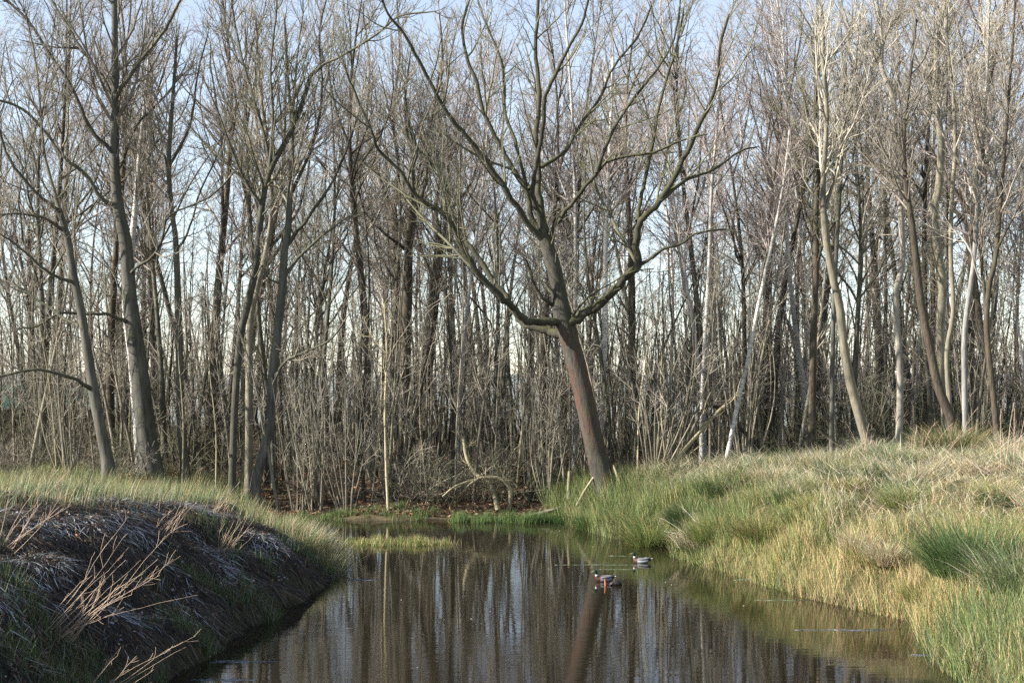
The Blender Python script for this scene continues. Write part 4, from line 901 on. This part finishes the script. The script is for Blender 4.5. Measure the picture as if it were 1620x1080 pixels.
fallen('broken_stake', 'short pale stub standing behind the foot of the leaning tree', [([(900, 790), (900, 770), (901, 745)], 45.6, 0.0, 4, 2.6)], 'paleyellow', 66, (0, 0), 'stick')
fallen('broken_stake', 'forked pale stick leaning against the right foot of the leaning tree', [([(990, 785), (978, 755), (970, 735)], 44.0, 0.3, 2.6, 1.8)], 'paleyellow', 67, (0, 0), 'stick')
fallen('slim_sapling', 'single slim yellowish sapling at the very edge of the far shore', [([(615, 818), (612, 760), (610, 700), (609, 640), (612, 560), (608, 480)], 45.6, 0.3, 2.6, 1.2)], 'paleyellow', 68, (10, 40), 'young tree')

def near_shrub(x, Y, proto_args, seed, label):
    make = make_coppice('coppiced_shrub', label, None, seed, *proto_args)
    X = SL(x, 0, Y); make.location = (X, Y, float(height(X, Y)))
near_shrub(548, 46.3, (15, 5.6, 0.030, 0.30, 'pale', 'twig_pale', (60, 130)), 71, 'fan of pale bare stems rising from the middle of the far shore')
near_shrub(470, 46.6, (12, 4.6, 0.026, 0.34, 'pale', 'twig_pale', (60, 130)), 72, 'pale many-stemmed shrub beside the three-trunk cluster')
near_shrub(868, 46.5, (14, 5.2, 0.028, 0.20, 'pale', 'twig', (60, 130)), 73, 'bundle of straight pale stems just left of the leaning tree')
near_shrub(1035, 46.6, (14, 6.5, 0.032, 0.26, 'pale', 'twig_pale', (60, 130)), 74, 'fan of pale stems just right of the leaning tree')
near_shrub(1175, 47.0, (16, 7.0, 0.034, 0.22, 'pale', 'twig', (60, 130)), 75, 'tall pale many-stemmed shrub around the slanting white birch')
for i, (x, Y, lab) in enumerate([(690, 46.8, 'low green-brown tangle of twigs left of the arched fallen branch'), (740, 47.3, 'twig tangle around the arched fallen branch'), (640, 47.2, 'brown twig tangle between the slim sapling and the thick dark trunks'), (820, 47.4, 'twig tangle right of the arched fallen branch'), (520, 47.8, 'brown twig tangle behind the fan of pale stems')]):
    b_ = make_brush('brushwood_bush', lab, None, 80 + i, 18, 2.4, 'twig_olive' if i != 2 else 'twig'); X = SL(x, 0, Y); b_.location = (X, Y, float(height(X, Y)))

# ------------------------------------------------------------------ ducks
def loft(st, S=14):
    """closed surface through elliptical sections: (x, z, half width, half height), spine in the xz plane"""
    st = np.array(st, float); K = len(st); c = np.stack([st[:, 0], np.zeros(K), st[:, 1]], 1)
    T = np.gradient(c, axis=0); T = norm(T); Nn = np.stack([-T[:, 2], np.zeros(K), T[:, 0]], 1)
    a = np.arange(S) * 2 * math.pi / S
    V = c[:, None] + np.cos(a)[None, :, None] * st[:, 2][:, None, None] * np.array((0, 1, 0)) + np.sin(a)[None, :, None] * (st[:, 3][:, None, None] * Nn[:, None])
    idx = np.arange(K * S).reshape(K, S); nx = np.roll(idx, -1, 1)
    return V.reshape(-1, 3), np.stack([idx[:-1], idx[1:], nx[1:], nx[:-1]], -1).reshape(-1, 4), np.repeat(np.arange(K), S)
DM = tint_mat('duck_feathers', 0.5, 0.0); BILL = plain('duck_bill', (0.30, 0.25, 0.06), 0.4, 30, 0.1); EYE = plain('duck_eye', (0.01, 0.01, 0.01), 0.15, 5, 0.0)
def interp_st(st, n):
    st = np.array(st, float); t = np.linspace(0, len(st) - 1, n)
    return resample(st, max(2, n // len(st)))
def drake(label, X, Y, rz, chest, back, flank):
    root = empty('mallard', (X, Y, 0.0), label, 'duck'); root.rotation_euler = (0, 0, rz); root.scale = (0.92, 0.92, 0.92)
    st = [(0.285, 0.125, 0.004, 0.003), (0.25, 0.112, 0.034, 0.012), (0.20, 0.09, 0.060, 0.034), (0.12, 0.062, 0.092, 0.066), (0.02, 0.052, 0.108, 0.084), (-0.08, 0.052, 0.104, 0.086), (-0.155, 0.062, 0.082, 0.078),
          (-0.195, 0.10, 0.052, 0.056), (-0.208, 0.150, 0.034, 0.036), (-0.213, 0.190, 0.032, 0.034), (-0.222, 0.222, 0.038, 0.040), (-0.242, 0.247, 0.037, 0.040), (-0.268, 0.250, 0.024, 0.028), (-0.283, 0.245, 0.010, 0.012)]
    s2 = resample(st, 3); s2[:, 2:] = np.maximum(s2[:, 2:], 0.002)
    V, Q, ring = loft(s2)
    C = np.empty((len(V), 3)); tpar = ring / 3.0
    for i, t in enumerate(tpar):
        z = V[i, 2]
        if t < 1.2: c_ = (0.72, 0.70, 0.66)
        elif t < 2.6: c_ = (0.025, 0.025, 0.03)
        elif t < 5.6: c_ = back if z > 0.105 else flank
        elif t < 8.0: c_ = chest
        elif t < 8.4: c_ = (0.78, 0.78, 0.75)
        else: c_ = (0.006, 0.035, 0.022)
        C[i] = c_
    obj('body', mesh_np('body', V, Q, DM, True, C), root)
    bv, bq, br_ = loft([(-0.278, 0.243, 0.014, 0.014), (-0.30, 0.237, 0.015, 0.010), (-0.325, 0.232, 0.017, 0.006), (-0.338, 0.230, 0.012, 0.003), (-0.342, 0.230, 0.002, 0.001)], 10)
    obj('bill', mesh_np('bill', bv, bq, BILL), root)
    for sgn in (1, -1):
        wv, wq, wr = loft([(0.245, 0.135, 0.003, 0.003), (0.20, 0.126, 0.012, 0.014), (0.10, 0.106, 0.018, 0.032), (0.0, 0.098, 0.020, 0.038), (-0.08, 0.096, 0.016, 0.032), (-0.12, 0.092, 0.004, 0.008)], 10)
        wv = wv.copy(); wv[:, 1] += sgn * (0.094 - 0.28 * np.maximum(wv[:, 0] - 0.05, 0))
        Cw = np.tile(np.array((0.20, 0.195, 0.19)), (len(wv), 1)); Cw[(wr == 1)] = (0.05, 0.045, 0.04); Cw[(wr == 0)] = (0.04, 0.035, 0.03); Cw[(wr == 2) & (wv[:, 2] < 0.1)] = (0.03, 0.06, 0.28)
        obj('wing', mesh_np('wing', wv, wq, DM, True, Cw), root)
        t_ = np.linspace(0, math.pi, 7)[:, None]; p_ = np.linspace(0, 2 * math.pi, 9)[:-1][None]
        ev = np.stack([np.sin(t_) * np.cos(p_), np.sin(t_) * np.sin(p_), np.cos(t_) * np.ones_like(p_)], -1).reshape(-1, 3) * 0.0055 + np.array((-0.252, sgn * 0.034, 0.256))
        ie = np.arange(56).reshape(7, 8); ne = np.roll(ie, -1, 1)
        obj('eye', mesh_np('eye', ev, np.stack([ie[:-1], ie[1:], ne[1:], ne[:-1]], -1).reshape(-1, 4), EYE), root)
    return root
p1 = at(957, 919, 31.8); drake('mallard drake with brown chest and folded wings, swimming beside the orange stub', p1[0], 31.8, 0.10, (0.06, 0.024, 0.018), (0.11, 0.10, 0.095), (0.26, 0.26, 0.27))
p2 = at(1016, 890, 34.9); drake('pale-flanked mallard drake swimming nearer the grassy right shore', p2[0], 34.9, -0.12, (0.08, 0.045, 0.04), (0.11, 0.10, 0.095), (0.46, 0.46, 0.46))
# what floats behind the first duck: an orange-brown stub and a dark waterlogged lump
fallen('wood_stub', 'short orange-brown wood stub poking out of the water behind the duck', [([(958.5, 929, 2.2), (958, 922, 2.0), (957, 915, 1.3)], 31.1, 0.0, 2, 2)], 'orange', 90, (0, 0), 'stub')
W = np.array([(0.0, 0.0, 0.01, 0.01), (0.05, 0.02, 0.07, 0.05), (0.13, 0.03, 0.08, 0.07), (0.21, 0.03, 0.07, 0.06), (0.27, 0.0, 0.01, 0.01)])
V, Q, _r = loft(resample(W, 3), 12); V = V + 0.008 * np.random.default_rng(4).standard_normal(V.shape)
pl = at(964, 924, 31.2); lump = obj('floating_lump', mesh_np('floating_lump', V, Q, plain('wet_wood', (0.025, 0.018, 0.014), 0.5, 12)), None, (pl[0], 31.2, 0.0))
tag(lump, 'dark waterlogged lump of wood floating right behind the duck', 'driftwood')

# ------------------------------------------------------------------ film and flecks on the water
def film_mat(name, c):
    m = plain(name, c, 0.45, 7, 0.4); nt = m.node_tree; tc = nt.nodes.new('ShaderNodeTexCoord'); tr = nt.nodes.new('ShaderNodeBsdfTransparent'); ms = nt.nodes.new('ShaderNodeMixShader')
    nt.links.new(ramp(nt, noise(nt, tc.outputs['Object'], 9, 4), [(0.40, (0.95, 0.95, 0.95)), (0.62, (0.25, 0.25, 0.25))]), ms.inputs[0])
    nt.links.new(nt.nodes['Principled BSDF'].outputs[0], ms.inputs[1]); nt.links.new(tr.outputs[0], ms.inputs[2]); nt.links.new(ms.outputs[0], nt.nodes['Material Output'].inputs['Surface']); return m
FILM = film_mat('pond_film', (0.16, 0.20, 0.12)); FILMB = film_mat('pale_scum', (0.15, 0.18, 0.21))
def film(label, x, y, wx, wy, mat, seed):
    Y = CAMZ * F / (y - HOR); X = (x - 810) / F * Y; rg = np.random.default_rng(seed); K = 36; a = np.arange(K) * 2 * math.pi / K
    r = 1 + 0.25 * np.sin(3 * a + rg.uniform(0, 6)) + 0.2 * np.sin(5 * a + rg.uniform(0, 6)) + 0.12 * rg.standard_normal(K)
    top = np.stack([wx * r * np.cos(a), wy * r * np.sin(a), np.full(K, 0.0045)], 1); bot = top.copy(); bot[:, 2] = -0.004
    V = np.vstack([top, bot, [(0, 0, 0.0055)]]); F3 = []
    for i in range(K):
        j = (i + 1) % K; F3 += [(i, j, 2 * K), (i, K + i, K + j), (i, K + j, j)]
    tag(obj('water_film', mesh_np('water_film', V, np.array(F3), mat), None, (X, Y, 0)), label, 'scum')
for i, (lab, x, y, wx, wy, m) in enumerate([
    ('long thin streak of pale green film between the two ducks', 960, 893, 1.0, 0.07, FILM), ('short streak of pale film in front of the farther duck', 985, 900, 0.5, 0.06, FILM), ('faint streak of film beyond the farther duck', 985, 879, 0.35, 0.06, FILM),
    ('green film patch touching the shore below the brown and green tussock', 1205, 916, 0.6, 0.12, FILM), ('thin green film strip off the straw-coloured shore', 1240, 949, 0.5, 0.06, FILM),
    ('blue-grey scum strip along the straw-coloured shore', 1345, 996, 0.75, 0.08, FILMB), ('blue-grey scum streak off the large dark rush tussock', 1500, 1036, 0.6, 0.07, FILMB),
    ('blue-grey scum patch near the foot of the shaded slope', 375, 1046, 0.42, 0.10, FILMB), ('blue-grey scum patch, second one off the foot of the shaded slope', 360, 1075, 0.45, 0.07, FILMB), ('pale scum streak off the tip of the left bank', 575, 917, 0.35, 0.09, FILMB)]):
    film(lab, x, y, wx, wy, m, 500 + i)
rg = np.random.default_rng(12); N = 34; X = rg.uniform(-3.5, 7, N); Y = rg.uniform(22, 44, N); k = height(X, Y) < -0.15; X, Y = X[k], Y[k]
a = rg.uniform(0, 6.28, len(X)); s_ = rg.uniform(0.010, 0.022, len(X)); u = np.stack([np.cos(a), np.sin(a), 0 * a], 1) * s_[:, None]; v = np.stack([-np.sin(a), np.cos(a), 0 * a], 1) * s_[:, None] * 0.6; c = np.stack([X, Y, 0.006 + 0 * X], 1)
V = np.stack([c - u, c - v, c + u + np.array((0, 0, 0.012)), c + v], 1).reshape(-1, 3)
tag(obj('water_flecks', mesh_np('water_flecks', V, np.arange(len(V)).reshape(-1, 4), M['bleached'], False)), 'tiny pale leaf flecks drifting on the pond', 'flecks', kind='stuff')

# ------------------------------------------------------------------ the low building seen through the trunks on the left
root = empty('green_roofed_shed', (-26.5, 76, float(height(-26.5, 76))), 'low brick shed with green roof seen between the trunks behind the left bank', 'shed'); root.rotation_euler = (0, 0, 0.35)
def box(x0, x1, y0, y1, z0, z1):
    V = np.array([(x, y, z) for z in (z0, z1) for y in (y0, y1) for x in (x0, x1)], float)
    return V, np.array([(0, 2, 3, 1), (4, 5, 7, 6), (0, 1, 5, 4), (1, 3, 7, 5), (3, 2, 6, 7), (2, 0, 4, 6)])
BR = plain('shed_brick', (0.19, 0.13, 0.11), 0.8, 9, 0.3); GRN = plain('green_roof_sheet', (0.03, 0.13, 0.10), 0.5, 4, 0.2); WH = plain('white_paint', (0.75, 0.74, 0.70), 0.5, 4, 0.05); GLS = plain('shed_glass', (0.03, 0.035, 0.04), 0.1, 2, 0.0)
obj('wall', mesh_np('wall', *box(-3.2, 4.2, 0, 4.5, -0.3, 2.0), BR, False), root)
for q in range(12):                                  # ribbed roof sheets, front and rear pitch
    x0 = -3.6 + q * 0.68
    for ya, yb, za, zb in ((-0.45, 2.25, 1.85, 3.0), (4.95, 2.252, 1.85, 3.0)):
        V = np.array([(x0, ya, za), (x0 + 0.655, ya, za), (x0 + 0.655, yb, zb), (x0, yb, zb)]); V = np.vstack([V, V + np.array((0, 0, 0.05))])
        obj('roof_sheet', mesh_np('roof_sheet', V, np.array([(0, 1, 2, 3), (4, 7, 6, 5), (0, 4, 5, 1), (1, 5, 6, 2), (2, 6, 7, 3), (3, 7, 4, 0)]), GRN, False), root)
obj('fascia', mesh_np('fascia', *box(-3.62, 4.56, -0.52, -0.46, 1.78, 1.92), WH, False), root)
d_ = obj('door', mesh_np('door', *box(-2.6, -1.75, -0.05, 0.02, -0.1, 1.75), WH, False), root); obj('handle', mesh_np('handle', *box(-1.9, -1.84, -0.10, -0.05, 0.85, 0.98), GLS, False), d_)
w_ = obj('window', mesh_np('window', *box(0.4, 1.8, -0.05, 0.02, 0.7, 1.55), WH, False), root)
for x0 in (0.46, 1.13): obj('pane', mesh_np('pane', *box(x0, x0 + 0.6, -0.062, -0.04, 0.76, 1.49), GLS, False), w_)
